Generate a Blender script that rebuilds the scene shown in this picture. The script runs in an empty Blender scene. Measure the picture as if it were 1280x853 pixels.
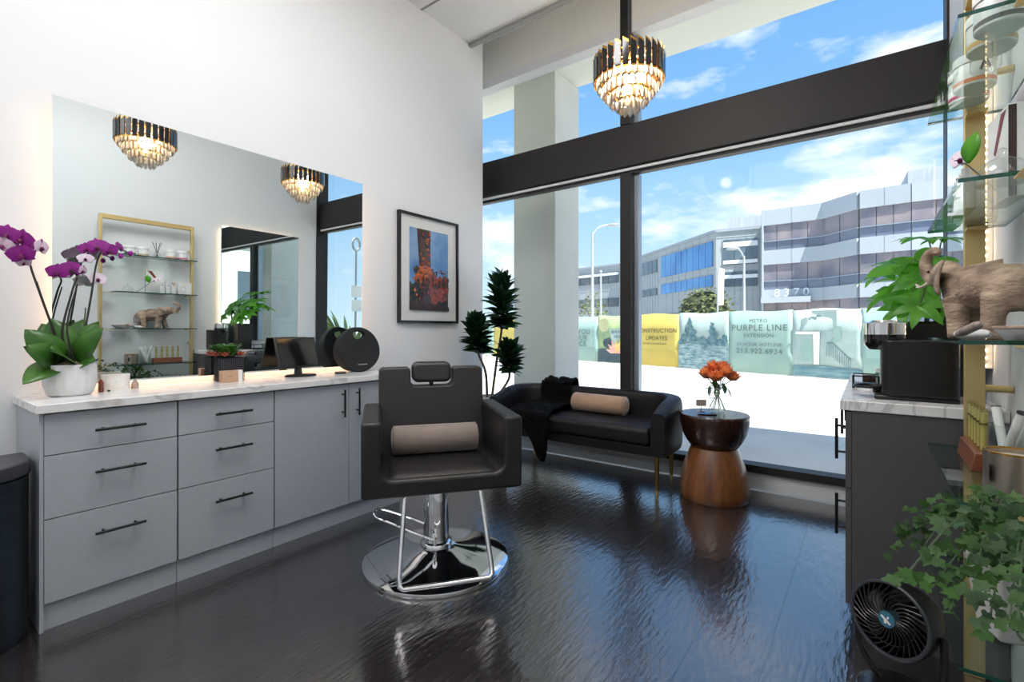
import bpy, bmesh, math, random
from mathutils import Vector, Matrix, noise as mnoise
PI = math.pi
sc = bpy.context.scene
COL = sc.collection
V = Vector
rnd = random.Random(7)

# ------------------------------------------------------------------ camera geometry
CAM_H, FPX, HOR = 1.2, 603.0, 413.0
YAW = math.radians(36.55)
FW = V((-math.sin(YAW), math.cos(YAW), 0))
RT = V((math.cos(YAW), math.sin(YAW), 0))

def at_depth(u, d, z=0.0):
    p = FW * d + RT * ((u - 640) / FPX * d)
    return V((p.x, p.y, z))

def on_x(u, v, X):
    t = (u - 640) / FPX
    d = X / (FW.x + RT.x * t)
    return V((X, d * (FW.y + RT.y * t), CAM_H + (HOR - v) / FPX * d))

# ------------------------------------------------------------------ mesh helpers
def new_bm():
    return bmesh.new()

def box(bm, a, b, mi=0):
    x0, y0, z0 = a; x1, y1, z1 = b
    vs = [bm.verts.new(p) for p in ((x0,y0,z0),(x1,y0,z0),(x1,y1,z0),(x0,y1,z0),(x0,y0,z1),(x1,y0,z1),(x1,y1,z1),(x0,y1,z1))]
    for f in ((0,3,2,1),(4,5,6,7),(0,1,5,4),(1,2,6,5),(2,3,7,6),(3,0,4,7)):
        bm.faces.new([vs[i] for i in f]).material_index = mi
    return vs

def ring_faces(bm, r0, r1, mi=0):
    n = len(r0)
    for i in range(n):
        j = (i + 1) % n
        try:
            bm.faces.new((r0[i], r0[j], r1[j], r1[i])).material_index = mi
        except ValueError:
            pass

def tube(bm, pts, r, n=10, cap=True, closed=False, mi=0, flat=1.0):
    pts = [V(p) for p in pts]
    m = len(pts)
    rr = list(r) if isinstance(r, (list, tuple)) else [r] * m
    rings = []
    t0 = (pts[1] - pts[0]).normalized()
    ref = V((0, 0, 1)) if abs(t0.z) < .9 else V((1, 0, 0))
    nrm = (ref - t0 * ref.dot(t0)).normalized()
    for i, p in enumerate(pts):
        if closed:
            t = (pts[(i + 1) % m] - pts[i - 1]).normalized()
        else:
            t = (pts[min(i + 1, m - 1)] - pts[max(i - 1, 0)]).normalized()
        nrm = (nrm - t * nrm.dot(t)).normalized()
        b = t.cross(nrm)
        rings.append([bm.verts.new(p + (nrm * math.cos(2*PI*k/n) + b * math.sin(2*PI*k/n) * flat) * rr[i]) for k in range(n)])
    for i in range(m - 1):
        ring_faces(bm, rings[i], rings[i + 1], mi)
    if closed:
        ring_faces(bm, rings[-1], rings[0], mi)
    elif cap:
        bm.faces.new(rings[0][::-1]).material_index = mi
        bm.faces.new(rings[-1]).material_index = mi

def cyl(bm, p0, p1, r0, r1=None, n=20, mi=0):
    tube(bm, [p0, p1], [r0, r0 if r1 is None else r1], n, mi=mi)

def lathe(bm, prof, n=32, c=(0, 0, 0), M=None, mi=0, ribs=None):
    c = V(c); rings = []
    for (r, z) in prof:
        if r < 1e-6:
            rings.append([bm.verts.new(c + V((0, 0, z)))])
        else:
            rings.append([bm.verts.new(c + V((r * (ribs(k, z) if ribs else 1) * math.cos(2*PI*k/n), r * (ribs(k, z) if ribs else 1) * math.sin(2*PI*k/n), z))) for k in range(n)])
    for a, b in zip(rings, rings[1:]):
        if len(a) == 1 and len(b) == 1:
            continue
        if len(a) == 1:
            for k in range(n): bm.faces.new((a[0], b[(k+1) % n], b[k])).material_index = mi
        elif len(b) == 1:
            for k in range(n): bm.faces.new((a[k], a[(k+1) % n], b[0])).material_index = mi
        else:
            ring_faces(bm, a, b, mi)
    if M is not None:
        for g in rings:
            for v in g: v.co = M @ v.co

def ball(bm, c, r, n=14, mi=0):
    r = r if isinstance(r, (tuple, list)) else (r, r, r)
    m = max(6, n // 2 + 2); c = V(c); rings = []
    for i in range(m + 1):
        a = PI * i / m
        if i in (0, m):
            rings.append([bm.verts.new(c + V((0, 0, r[2] * math.cos(a))))])
        else:
            rings.append([bm.verts.new(c + V((r[0]*math.sin(a)*math.cos(2*PI*k/n), r[1]*math.sin(a)*math.sin(2*PI*k/n), r[2]*math.cos(a)))) for k in range(n)])
    for a, b in zip(rings, rings[1:]):
        if len(a) == 1:
            for k in range(n): bm.faces.new((a[0], b[k], b[(k+1) % n])).material_index = mi
        elif len(b) == 1:
            for k in range(n): bm.faces.new((a[(k+1) % n], a[k], b[0])).material_index = mi
        else:
            for k in range(n): bm.faces.new((a[(k+1) % n], a[k], b[k], b[(k+1) % n])).material_index = mi

def surf(bm, f, nu, nv, closed=False, mi=0):
    g = [[bm.verts.new(f(i / (nu if closed else nu - 1), j / (nv - 1))) for j in range(nv)] for i in range(nu)]
    for i in range(nu if closed else nu - 1):
        for j in range(nv - 1):
            i2 = (i + 1) % nu
            bm.faces.new((g[i][j], g[i2][j], g[i2][j+1], g[i][j+1])).material_index = mi
    return g

def prism(bm, poly, f, h, mi=0):
    """poly in 2D, f(a,b,t) -> 3D with t 0..h"""
    A = [bm.verts.new(f(a, b, 0)) for a, b in poly]; B = [bm.verts.new(f(a, b, h)) for a, b in poly]
    bm.faces.new(A[::-1]).material_index = mi; bm.faces.new(B).material_index = mi
    ring_faces(bm, A, B, mi)

def leaf(bm, base, d, up, L, W, curl=0.3, fold=.15, n=7, pw=1.0, mi=0, tipw=0.0):
    """one leaf blade: midrib from base along d, drooping away from up"""
    d = V(d).normalized(); up = V(up); up = (up - d * up.dot(d)).normalized(); s = d.cross(up)
    p = V(base); rows = []
    for i in range(n + 1):
        t = i / n
        w = W * .5 * (math.sin(PI * min(1, t ** pw * .97 + .03)) ** .8) + tipw * (1 - t)
        ang = curl * t
        dd = d * math.cos(ang) - up * math.sin(ang); uu = up * math.cos(ang) + d * math.sin(ang)
        rows.append([bm.verts.new(p - s * w + uu * w * fold), bm.verts.new(p), bm.verts.new(p + s * w + uu * w * fold)])
        p = p + dd * (L / n)
    for a, b in zip(rows, rows[1:]):
        for k in (0, 1):
            bm.faces.new((a[k], a[k+1], b[k+1], b[k])).material_index = mi

def spline(pts, n=8):
    pts = [V(p) for p in pts]; out = []
    P = [pts[0]] + pts + [pts[-1]]
    for i in range(1, len(P) - 2):
        for k in range(n):
            t = k / n
            a, b, c, d = P[i-1], P[i], P[i+1], P[i+2]
            out.append(.5 * ((2*b) + (c - a)*t + (2*a - 5*b + 4*c - d)*t*t + (3*b - a - 3*c + d)*t**3))
    out.append(pts[-1])
    return out

# ------------------------------------------------------------------ object helpers
def obj(name, bm, mats, parent=None, smooth=40, bev=0.0, sub=0, seg=2, solid=0.0):
    bmesh.ops.recalc_face_normals(bm, faces=bm.faces) if not solid else None
    me = bpy.data.meshes.new(name); bm.to_mesh(me); bm.free()
    o = bpy.data.objects.new(name, me); COL.objects.link(o)
    for m in (mats if isinstance(mats, (list, tuple)) else [mats]): me.materials.append(m)
    if smooth:
        me.polygons.foreach_set('use_smooth', [True] * len(me.polygons))
        if smooth < 180: me.set_sharp_from_angle(angle=math.radians(smooth))
    if parent is not None: o.parent = parent
    if solid:
        md = o.modifiers.new('s', 'SOLIDIFY'); md.thickness = solid; md.offset = 0
    if bev:
        md = o.modifiers.new('b', 'BEVEL'); md.width = bev; md.segments = seg; md.limit_method = 'ANGLE'; md.angle_limit = math.radians(35)
        md.harden_normals = False
    if sub:
        md = o.modifiers.new('u', 'SUBSURF'); md.levels = sub; md.render_levels = sub
    return o

def tag(o, label, cat, group=None):
    o['label'] = label; o['category'] = cat
    if group: o['group'] = group
    return o

def thing(name, label, cat, loc=(0, 0, 0), rz=0.0, group=None):
    o = bpy.data.objects.new(name, None); COL.objects.link(o)
    o.empty_display_size = .05
    o.location = loc; o.rotation_euler = (0, 0, rz)
    return tag(o, label, cat, group)

def struct(name, bm, mats, parent=None, **k):
    o = obj(name, bm, mats, parent, **k)
    if parent is None: o['kind'] = 'structure'
    return o

def copy_tree(o, parent=None):
    c = o.copy(); COL.objects.link(c)
    if parent is not None: c.parent = parent
    for ch in list(o.children): copy_tree(ch, c)
    return c

def bx(name, a, b, mats, parent=None, **k):
    bm = new_bm(); box(bm, a, b); return obj(name, bm, mats, parent, **k)

def text(name, s, size, m, parent, loc, align='CENTER', rot=(PI/2, 0, 0), ext=.002, spacing=1.0):
    cu = bpy.data.curves.new('t', 'FONT'); cu.body = s; cu.size = size; cu.align_x = align; cu.align_y = 'CENTER'; cu.extrude = ext
    cu.space_character = spacing; cu.resolution_u = 3
    t = bpy.data.objects.new('t', cu); COL.objects.link(t)
    dg = bpy.context.evaluated_depsgraph_get()
    me = bpy.data.meshes.new_from_object(t.evaluated_get(dg))
    bpy.data.objects.remove(t)
    o = bpy.data.objects.new(name, me); COL.objects.link(o); me.name = name
    me.materials.clear(); me.materials.append(m)
    o.location = loc; o.rotation_euler = rot
    if parent is not None: o.parent = parent
    return o

# ------------------------------------------------------------------ materials
def nodes(name):
    m = bpy.data.materials.new(name); m.use_nodes = True
    nt = m.node_tree; return m, nt, nt.nodes['Principled BSDF'], nt.links.new

def rgb(r, g, b):
    f = lambda c: (c/255/12.92) if c/255 <= .04045 else ((c/255+.055)/1.055)**2.4
    return (f(r), f(g), f(b), 1)

def mat(name, col, rough=.5, metal=0.0, var=0.0, scale=8.0, bump=0.0, bscale=60.0, stretch=(1, 1, 1), coat=0.0, emit=0.0, trans=0.0, ior=1.5, sheen=0.0, col2=None, spec=.5):
    m, nt, p, L = nodes(name)
    p.inputs['Roughness'].default_value = rough; p.inputs['Metallic'].default_value = metal
    p.inputs['IOR'].default_value = ior
    p.inputs['Coat Weight'].default_value = coat; p.inputs['Transmission Weight'].default_value = trans
    p.inputs['Sheen Weight'].default_value = sheen; p.inputs['Specular IOR Level'].default_value = spec
    if emit:
        p.inputs['Emission Color'].default_value = col; p.inputs['Emission Strength'].default_value = emit
    tc = nt.nodes.new('ShaderNodeTexCoord'); mp = nt.nodes.new('ShaderNodeMapping'); mp.inputs['Scale'].default_value = stretch
    L(tc.outputs['Object'], mp.inputs['Vector'])
    nz = nt.nodes.new('ShaderNodeTexNoise'); nz.inputs['Scale'].default_value = scale; nz.inputs['Detail'].default_value = 5
    L(mp.outputs['Vector'], nz.inputs['Vector'])
    mx = nt.nodes.new('ShaderNodeMix'); mx.data_type = 'RGBA'
    mx.inputs['A'].default_value = col
    c2 = col2 if col2 else tuple(max(0, c * (1 - var)) for c in col[:3]) + (1,)
    mx.inputs['B'].default_value = c2
    rp = nt.nodes.new('ShaderNodeMapRange'); rp.inputs['From Min'].default_value = .35; rp.inputs['From Max'].default_value = .65
    L(nz.outputs['Fac'], rp.inputs['Value']); L(rp.outputs['Result'], mx.inputs['Factor']); L(mx.outputs['Result'], p.inputs['Base Color'])
    if bump:
        n2 = nt.nodes.new('ShaderNodeTexNoise'); n2.inputs['Scale'].default_value = bscale; n2.inputs['Detail'].default_value = 3
        L(mp.outputs['Vector'], n2.inputs['Vector'])
        bp = nt.nodes.new('ShaderNodeBump'); bp.inputs['Strength'].default_value = bump; bp.inputs['Distance'].default_value = .01
        L(n2.outputs['Fac'], bp.inputs['Height']); L(bp.outputs['Normal'], p.inputs['Normal'])
    return m

def leaf_mat(name, c1, c2, rough=.4, trans=.25, scale=14):
    """two-toned leaf that lets some light through"""
    m, nt, p, L = nodes(name)
    m2 = mat(name + '_src', c1, rough, var=.3, scale=scale, col2=c2)
    bpy.data.materials.remove(m)
    m = m2; m.name = name; nt = m.node_tree; L = nt.links.new
    p = nt.nodes['Principled BSDF']; out = nt.nodes['Material Output']
    tr = nt.nodes.new('ShaderNodeBsdfTranslucent'); tr.inputs['Color'].default_value = tuple(min(1, c * 1.8) for c in c1[:3]) + (1,)
    ms = nt.nodes.new('ShaderNodeMixShader'); ms.inputs[0].default_value = trans
    L(p.outputs[0], ms.inputs[1]); L(tr.outputs[0], ms.inputs[2]); L(ms.outputs[0], out.inputs['Surface'])
    return m

def glass_mat(name, tint=(1, 1, 1, 1), ior=1.5, rough=.0, extra=0.0):
    """thin clear sheet: see-through with a mirror-like Fresnel reflection"""
    m, nt, p, L = nodes(name); nt.nodes.remove(p); out = nt.nodes['Material Output']
    t = nt.nodes.new('ShaderNodeBsdfTransparent'); t.inputs['Color'].default_value = tint
    g = nt.nodes.new('ShaderNodeBsdfGlossy'); g.inputs['Roughness'].default_value = rough
    # Schlick's Fresnel curve, the same from both sides of the sheet
    lw = nt.nodes.new('ShaderNodeLayerWeight'); lw.inputs['Blend'].default_value = .5
    pw = nt.nodes.new('ShaderNodeMath'); pw.operation = 'POWER'; pw.inputs[1].default_value = 5; L(lw.outputs['Facing'], pw.inputs[0])
    f0 = ((ior - 1) / (ior + 1)) ** 2 + extra
    ma = nt.nodes.new('ShaderNodeMath'); ma.operation = 'MULTIPLY_ADD'; ma.inputs[1].default_value = 1 - f0; ma.inputs[2].default_value = f0
    ms = nt.nodes.new('ShaderNodeMixShader'); L(pw.outputs[0], ma.inputs[0]); L(ma.outputs[0], ms.inputs[0])
    L(t.outputs[0], ms.inputs[1]); L(g.outputs[0], ms.inputs[2]); L(ms.outputs[0], out.inputs['Surface'])
    return m

def marble_mat():
    m, nt, p, L = nodes('marble'); N = nt.nodes.new
    tc = N('ShaderNodeTexCoord'); mp = N('ShaderNodeMapping'); mp.inputs['Rotation'].default_value = (0, 0, .8); mp.inputs['Scale'].default_value = (3.5, 1.2, 2)
    L(tc.outputs['Object'], mp.inputs['Vector'])
    nz = N('ShaderNodeTexNoise'); nz.inputs['Scale'].default_value = 1.9; nz.inputs['Detail'].default_value = 7; nz.inputs['Distortion'].default_value = 1.3
    L(mp.outputs['Vector'], nz.inputs['Vector'])
    sb = N('ShaderNodeMath'); sb.operation = 'SUBTRACT'; sb.inputs[1].default_value = .5; L(nz.outputs['Fac'], sb.inputs[0])
    ab = N('ShaderNodeMath'); ab.operation = 'ABSOLUTE'; L(sb.outputs[0], ab.inputs[0])
    cr = N('ShaderNodeValToRGB'); e = cr.color_ramp.elements
    e[0].position = 0; e[0].color = rgb(196, 194, 194); e[1].position = .035; e[1].color = rgb(234, 233, 233)
    L(ab.outputs[0], cr.inputs['Fac']); L(cr.outputs['Color'], p.inputs['Base Color'])
    p.inputs['Roughness'].default_value = .22
    return m

def floor_mat():
    m, nt, p, L = nodes('dark_planks'); N = nt.nodes.new
    tc = N('ShaderNodeTexCoord'); mp = N('ShaderNodeMapping'); mp.inputs['Rotation'].default_value = (0, 0, PI/2)
    mp.inputs['Location'].default_value = (.4, .06, 0)
    L(tc.outputs['Object'], mp.inputs['Vector'])
    br = N('ShaderNodeTexBrick'); br.inputs['Scale'].default_value = 1.0; br.offset = .37
    br.inputs['Brick Width'].default_value = 1.35; br.inputs['Row Height'].default_value = .243
    br.inputs['Mortar Size'].default_value = .003; br.inputs['Mortar Smooth'].default_value = .1; br.inputs['Bias'].default_value = 0
    br.inputs['Color1'].default_value = rgb(40, 35, 36); br.inputs['Color2'].default_value = rgb(52, 46, 46); br.inputs['Mortar'].default_value = rgb(14, 13, 13)
    L(mp.outputs['Vector'], br.inputs['Vector'])
    m2 = N('ShaderNodeMapping'); m2.inputs['Scale'].default_value = (34, 3.2, 1); L(tc.outputs['Object'], m2.inputs['Vector'])
    nz = N('ShaderNodeTexNoise'); nz.inputs['Scale'].default_value = 1.6; nz.inputs['Detail'].default_value = 6; nz.inputs['Distortion'].default_value = .6; L(m2.outputs['Vector'], nz.inputs['Vector'])
    mx = N('ShaderNodeMix'); mx.data_type = 'RGBA'; mx.blend_type = 'MULTIPLY'; mx.inputs['Factor'].default_value = .55
    L(br.outputs['Color'], mx.inputs['A'])
    cr = N('ShaderNodeValToRGB'); cr.color_ramp.elements[0].position = .35; cr.color_ramp.elements[0].color = (.35, .35, .35, 1); cr.color_ramp.elements[1].position = .7
    L(nz.outputs['Fac'], cr.inputs['Fac']); L(cr.outputs['Color'], mx.inputs['B']); L(mx.outputs['Result'], p.inputs['Base Color'])
    m3 = N('ShaderNodeMapping'); m3.inputs['Scale'].default_value = (34, 8, 1); m3.inputs['Rotation'].default_value = (0, 0, .12); L(tc.outputs['Object'], m3.inputs['Vector'])
    n3 = N('ShaderNodeTexNoise'); n3.inputs['Scale'].default_value = 1.5; n3.inputs['Detail'].default_value = 3; L(m3.outputs['Vector'], n3.inputs['Vector'])
    bp = N('ShaderNodeBump'); bp.inputs['Strength'].default_value = .6; bp.inputs['Distance'].default_value = .0035
    ad = N('ShaderNodeMath'); ad.operation = 'MULTIPLY_ADD'; ad.inputs[1].default_value = -2.2
    L(br.outputs['Fac'], ad.inputs[0]); L(n3.outputs['Fac'], ad.inputs[2]); L(ad.outputs[0], bp.inputs['Height']); L(bp.outputs['Normal'], p.inputs['Normal'])
    p.inputs['Roughness'].default_value = .24; p.inputs['IOR'].default_value = 1.6
    p.inputs['Coat Weight'].default_value = 1.0; p.inputs['Coat IOR'].default_value = 2.05; p.inputs['Coat Roughness'].default_value = .13
    L(bp.outputs['Normal'], p.inputs['Coat Normal'])
    return m

def wood_mat(name, c1, c2, planks=0.0, rough=.3, axis='Z'):
    m, nt, p, L = nodes(name); N = nt.nodes.new
    tc = N('ShaderNodeTexCoord'); mp = N('ShaderNodeMapping')
    mp.inputs['Scale'].default_value = {'Z': (14, 14, 1.2), 'X': (1.2, 14, 14), 'Y': (14, 1.2, 14)}[axis]
    L(tc.outputs['Object'], mp.inputs['Vector'])
    nz = N('ShaderNodeTexNoise'); nz.inputs['Scale'].default_value = 2.4; nz.inputs['Detail'].default_value = 6; nz.inputs['Distortion'].default_value = .8; L(mp.outputs['Vector'], nz.inputs['Vector'])
    mx = N('ShaderNodeMix'); mx.data_type = 'RGBA'; mx.inputs['A'].default_value = c1; mx.inputs['B'].default_value = c2
    rp = N('ShaderNodeMapRange'); rp.inputs['From Min'].default_value = .3; rp.inputs['From Max'].default_value = .7
    L(nz.outputs['Fac'], rp.inputs['Value']); fac = rp.outputs['Result']
    if planks:
        sx = N('ShaderNodeSeparateXYZ'); L(tc.outputs['Object'], sx.inputs[0])
        at = N('ShaderNodeMath'); at.operation = 'ARCTAN2'; L(sx.outputs['Y'], at.inputs[0]); L(sx.outputs['X'], at.inputs[1])
        ml = N('ShaderNodeMath'); ml.operation = 'MULTIPLY'; ml.inputs[1].default_value = planks; L(at.outputs[0], ml.inputs[0])
        fl = N('ShaderNodeMath'); fl.operation = 'FLOOR'; L(ml.outputs[0], fl.inputs[0])
        wn = N('ShaderNodeTexWhiteNoise'); wn.noise_dimensions = '1D'; L(fl.outputs[0], wn.inputs['W'])
        av = N('ShaderNodeMath'); av.operation = 'MULTIPLY_ADD'; av.inputs[1].default_value = .55; L(rp.outputs['Result'], av.inputs[0])
        hf = N('ShaderNodeMath'); hf.operation = 'MULTIPLY'; hf.inputs[1].default_value = .5; L(wn.outputs['Value'], hf.inputs[0]); L(hf.outputs[0], av.inputs[2])
        fac = av.outputs[0]
    L(fac, mx.inputs['Factor']); L(mx.outputs['Result'], p.inputs['Base Color'])
    p.inputs['Roughness'].default_value = rough; p.inputs['Coat Weight'].default_value = .3; p.inputs['Coat Roughness'].default_value = .15
    return m

def flower_mat(name, c1, c2, back):
    m, nt, p, L = nodes(name); N = nt.nodes.new
    tc = N('ShaderNodeTexCoord'); wv = N('ShaderNodeTexNoise'); wv.inputs['Scale'].default_value = 60; L(tc.outputs['Object'], wv.inputs['Vector'])
    mx = N('ShaderNodeMix'); mx.data_type = 'RGBA'; mx.inputs['A'].default_value = c1; mx.inputs['B'].default_value = c2; L(wv.outputs['Fac'], mx.inputs['Factor'])
    ge = N('ShaderNodeNewGeometry'); m2 = N('ShaderNodeMix'); m2.data_type = 'RGBA'; L(ge.outputs['Backfacing'], m2.inputs['Factor'])
    L(mx.outputs['Result'], m2.inputs['A']); m2.inputs['B'].default_value = back; L(m2.outputs['Result'], p.inputs['Base Color'])
    p.inputs['Roughness'].default_value = .5
    return m

M = {}
M['wall'] = mat('wall_paint', rgb(236, 237, 239), .6, var=.015, scale=3, bump=.02, bscale=180)
M['ceiling'] = mat('ceiling_paint', rgb(232, 233, 234), .8, var=.02, scale=2)
M['header'] = mat('header_paint', rgb(232, 232, 226), .6, var=.02)
M['trim'] = mat('white_trim', rgb(225, 226, 228), .4, var=.02)
M['bronze'] = mat('dark_bronze_frame', rgb(38, 35, 35), .5, .2, var=.1, scale=3)
M['bronze_side'] = mat('anodised_edge', rgb(168, 180, 192), .35, .5, var=.1, scale=3)
M['floor'] = floor_mat()
M['glass'] = glass_mat('window_glass', (.97, .985, .98, 1), 1.22)
M['shelf_glass'] = glass_mat('shelf_glass', (.90, .97, .945, 1), 1.42)
M['glass_edge'] = mat('glass_edge', rgb(20, 84, 74), .08, var=.3, scale=20, trans=.25)
M['clear'] = glass_mat('clear_glass', (.95, .97, .97, 1), 1.45, .01, .03)
M['tube_glass'] = glass_mat('tube_glass', rgb(248, 246, 226), 1.45, .02, .06)
M['mirror'] = mat('mirror_silver', (.80, .86, .865, 1), .0, 1.0)
M['marble'] = marble_mat()
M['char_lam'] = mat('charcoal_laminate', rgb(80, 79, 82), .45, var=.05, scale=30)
M['grey_lam'] = mat('grey_laminate', rgb(172, 178, 186), .42, var=.05, scale=30, bump=.02, bscale=200)
M['gap'] = mat('shadow_gap_board', rgb(60, 60, 62), .7)
M['black_metal'] = mat('black_metal', rgb(24, 24, 25), .35, .4, var=.1)
M['black_plastic'] = mat('black_plastic', rgb(16, 16, 18), .3, var=.1)
M['black_gloss'] = mat('black_gloss', rgb(8, 8, 10), .08, var=.1, coat=.5)
M['leather'] = mat('black_vinyl', rgb(27, 25, 26), .42, var=.12, scale=12, bump=.12, bscale=260)
M['chrome'] = mat('chrome', (.82, .83, .85, 1), .06, 1.0)
M['steel'] = mat('brushed_steel', rgb(120, 120, 124), .3, 1.0, var=.15, scale=5, stretch=(1, 1, 20))
M['taupe'] = mat('taupe_velvet', rgb(134, 120, 112), .8, var=.15, scale=10, bump=.15, bscale=220, sheen=.5)
M['tan'] = mat('tan_velvet', rgb(186, 152, 126), .75, var=.18, scale=9, bump=.15, bscale=200, sheen=.5)
M['sofa'] = mat('charcoal_upholstery', rgb(21, 19, 22), .5, var=.15, scale=14, bump=.15, bscale=240, spec=.35)
M['fur'] = mat('black_fur', rgb(7, 8, 11), .85, var=.6, scale=35, bump=1, bscale=70, spec=.12)
M['brass'] = mat('brushed_brass', rgb(222, 196, 140), .42, .9, var=.1, scale=6)
M['old_brass'] = mat('aged_brass', rgb(150, 122, 72), .35, 1.0, var=.2, scale=10)
M['gold'] = mat('gold', rgb(214, 164, 76), .25, 1.0, var=.15)
M['walnut'] = wood_mat('walnut_staves', rgb(150, 96, 54), rgb(88, 50, 28), 5.0, .35)
M['walnut_dark'] = wood_mat('walnut_top', rgb(64, 36, 24), rgb(40, 22, 15), 0, .22)
M['rackwood'] = wood_mat('rack_wood', rgb(134, 76, 50), rgb(104, 54, 34), 0, .4, 'Y')
M['kraft'] = mat('kraft_card', rgb(196, 160, 130), .8, var=.1, scale=40)
M['card'] = mat('white_card', rgb(238, 237, 234), .6, var=.03)
M['ceramic'] = mat('white_ceramic', rgb(226, 226, 226), .35, var=.08, scale=9, bump=.03, bscale=60)
M['pot_white'] = mat('matte_white_pot', rgb(206, 206, 202), .55, var=.06, scale=12)
M['stone_white'] = mat('pale_stone', rgb(250, 247, 242), .4, scale=30, bump=.2, bscale=60, col2=rgb(238, 230, 218))
M['moss'] = mat('dry_moss', rgb(142, 130, 96), .95, var=.5, scale=50, bump=1, bscale=110)
M['soil'] = mat('potting_soil', rgb(48, 38, 30), .95, var=.5, scale=40, bump=.8, bscale=90)
M['leaf_orchid'] = leaf_mat('orchid_leaf', rgb(50, 96, 36), rgb(78, 122, 48), .3, .12, 9)
M['leaf_pachira'] = leaf_mat('pachira_leaf', rgb(104, 172, 52), rgb(58, 122, 36), .35, .45, 9)
M['leaf_dracaena'] = leaf_mat('dracaena_leaf', rgb(26, 62, 34), rgb(14, 40, 24), .35, .1, 6)
M['leaf_ivy'] = leaf_mat('ivy_leaf', rgb(56, 98, 32), rgb(20, 50, 24), .6, .2, 12)
M['leaf_mix'] = leaf_mat('green_rosette_leaf', rgb(80, 134, 50), rgb(50, 96, 40), .45, .2, 20)
M['leaf_red'] = leaf_mat('coppery_leaf', rgb(190, 112, 88), rgb(148, 74, 58), .45, .2, 20)
M['bark'] = mat('pale_trunk', rgb(112, 100, 90), .8, var=.3, scale=20, bump=.4, bscale=50)
M['stem'] = mat('dark_orchid_stem', rgb(44, 42, 34), .5, var=.3, scale=20)
M['green_stem'] = mat('green_stem', rgb(64, 88, 44), .5, var=.3, scale=20)
M['purple'] = flower_mat('purple_orchid', rgb(160, 20, 148), rgb(110, 12, 112), rgb(232, 206, 226))
M['lip'] = mat('orchid_lip', rgb(110, 12, 84), .5, var=.3, scale=30)
M['orchid_white'] = flower_mat('white_orchid', rgb(242, 236, 242), rgb(220, 190, 220), rgb(240, 236, 240))
M['rose'] = mat('orange_rose', rgb(252, 150, 76), .55, var=.25, scale=30, col2=rgb(236, 104, 48), sheen=.2)
M['amber'] = mat('brown_crystal', rgb(128, 58, 38), .2, var=.3, scale=20, coat=.5)
M['quartz'] = mat('smoky_quartz', rgb(226, 212, 200), .12, var=.4, scale=18, trans=.5, col2=rgb(160, 130, 110))
M['screen'] = mat('dark_screen', rgb(14, 14, 16), .06, coat=.4)
M['speaker'] = mat('black_speaker_cloth', rgb(20, 22, 26), .75, var=.2, scale=20, bump=.4, bscale=500)
M['white_ink'] = mat('white_print', rgb(232, 232, 232), .5)
M['grey_ink'] = mat('grey_print', rgb(92, 104, 110), .6)
M['elephant'] = mat('weathered_resin', rgb(188, 164, 142), .7, var=.5, scale=14, bump=.5, bscale=70, col2=rgb(120, 98, 84), stretch=(1, 1, 2))
M['ivory'] = mat('ivory_resin', rgb(214, 200, 178), .5, var=.1)
M['led'] = mat('led_warm', (1, .66, .42, 1), .5, emit=7)
M['bulb'] = mat('bulb_warm', (1, .70, .40, 1), .5, emit=60)

def crystal_mat():
    m, nt, p, L = nodes('cut_crystal'); nt.nodes.remove(p); out = nt.nodes['Material Output']; N = nt.nodes.new
    t = N('ShaderNodeBsdfTransparent'); t.inputs['Color'].default_value = (.95, .93, .9, 1)
    g = N('ShaderNodeBsdfGlossy'); g.inputs['Roughness'].default_value = .08
    d = N('ShaderNodeBsdfTranslucent'); d.inputs['Color'].default_value = (1, .93, .84, 1)
    a = N('ShaderNodeMixShader'); a.inputs[0].default_value = .62; L(t.outputs[0], a.inputs[1]); L(d.outputs[0], a.inputs[2])
    fr = N('ShaderNodeLayerWeight'); fr.inputs['Blend'].default_value = .35
    b = N('ShaderNodeMixShader'); L(fr.outputs['Fresnel'], b.inputs[0]); L(a.outputs[0], b.inputs[1]); L(g.outputs[0], b.inputs[2]); L(b.outputs[0], out.inputs['Surface'])
    return m
M['crystal'] = crystal_mat()
# ================================================================== THE ROOM
WX, RX, WY = -3.1, .39, 4.04          # left wall, right wall, window plane
CZ = 3.96
def sb(name, a, b, m, parent=None, **k):
    bm = new_bm(); box(bm, a, b); return struct(name, bm, m, parent, **k)

sb('floor', (-3.6, -3.2, -.1), (RX + .2, 3.98, 0), M['floor'])
sb('ceiling', (-3.6, -3.2, CZ), (RX + .2, 3.52, CZ + .2), M['ceiling'])
sb('trim_ceiling_edge', (-3.1, 3.475, CZ - .028), (RX, 3.52, CZ), mat('slot_grey', rgb(150, 150, 150), .7))
for k, y in enumerate((2.86, 1.55)):
    sb('trim_ceiling_seam_%d' % (k + 1), (-3.1, y, CZ - .004), (RX, y + .018, CZ), bpy.data.materials['slot_grey'])
sb('trim_ceiling_seam_3', (-2.2, 2.878, CZ - .004), (-2.185, 3.475, CZ), M['header'])
sb('ceiling_blind_pocket', (-3.6, 3.52, 4.28), (RX + .2, 4.14, 4.4), M['ceiling'])
sb('ceiling_pocket_edge', (-3.6, 3.44, CZ + .2), (RX + .2, 3.52, 4.28), M['ceiling'])
sb('wall_left', (-3.6, -3.2, 0), (WX, 3.69, CZ), M['wall'])
sb('wall_left_pocket', (-3.6, 3.5, CZ), (WX, 3.69, 4.28), M['wall'])
sb('wall_left_return', (-3.7, 3.69, 0), (-3.55, 4.12, 4.28), M['wall'])
sb('wall_right', (RX, -3.2, 0), (RX + .2, 4.12, 4.4), M['wall'])
sb('wall_back', (-3.6, -3.4, 0), (RX + .2, -3.2, CZ), mat('back_wall_paint', rgb(214, 216, 218), .7))
sb('wall_window_head', (-3.6, 3.99, 3.87), (RX, 4.14, 4.28), M['header'])
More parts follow.
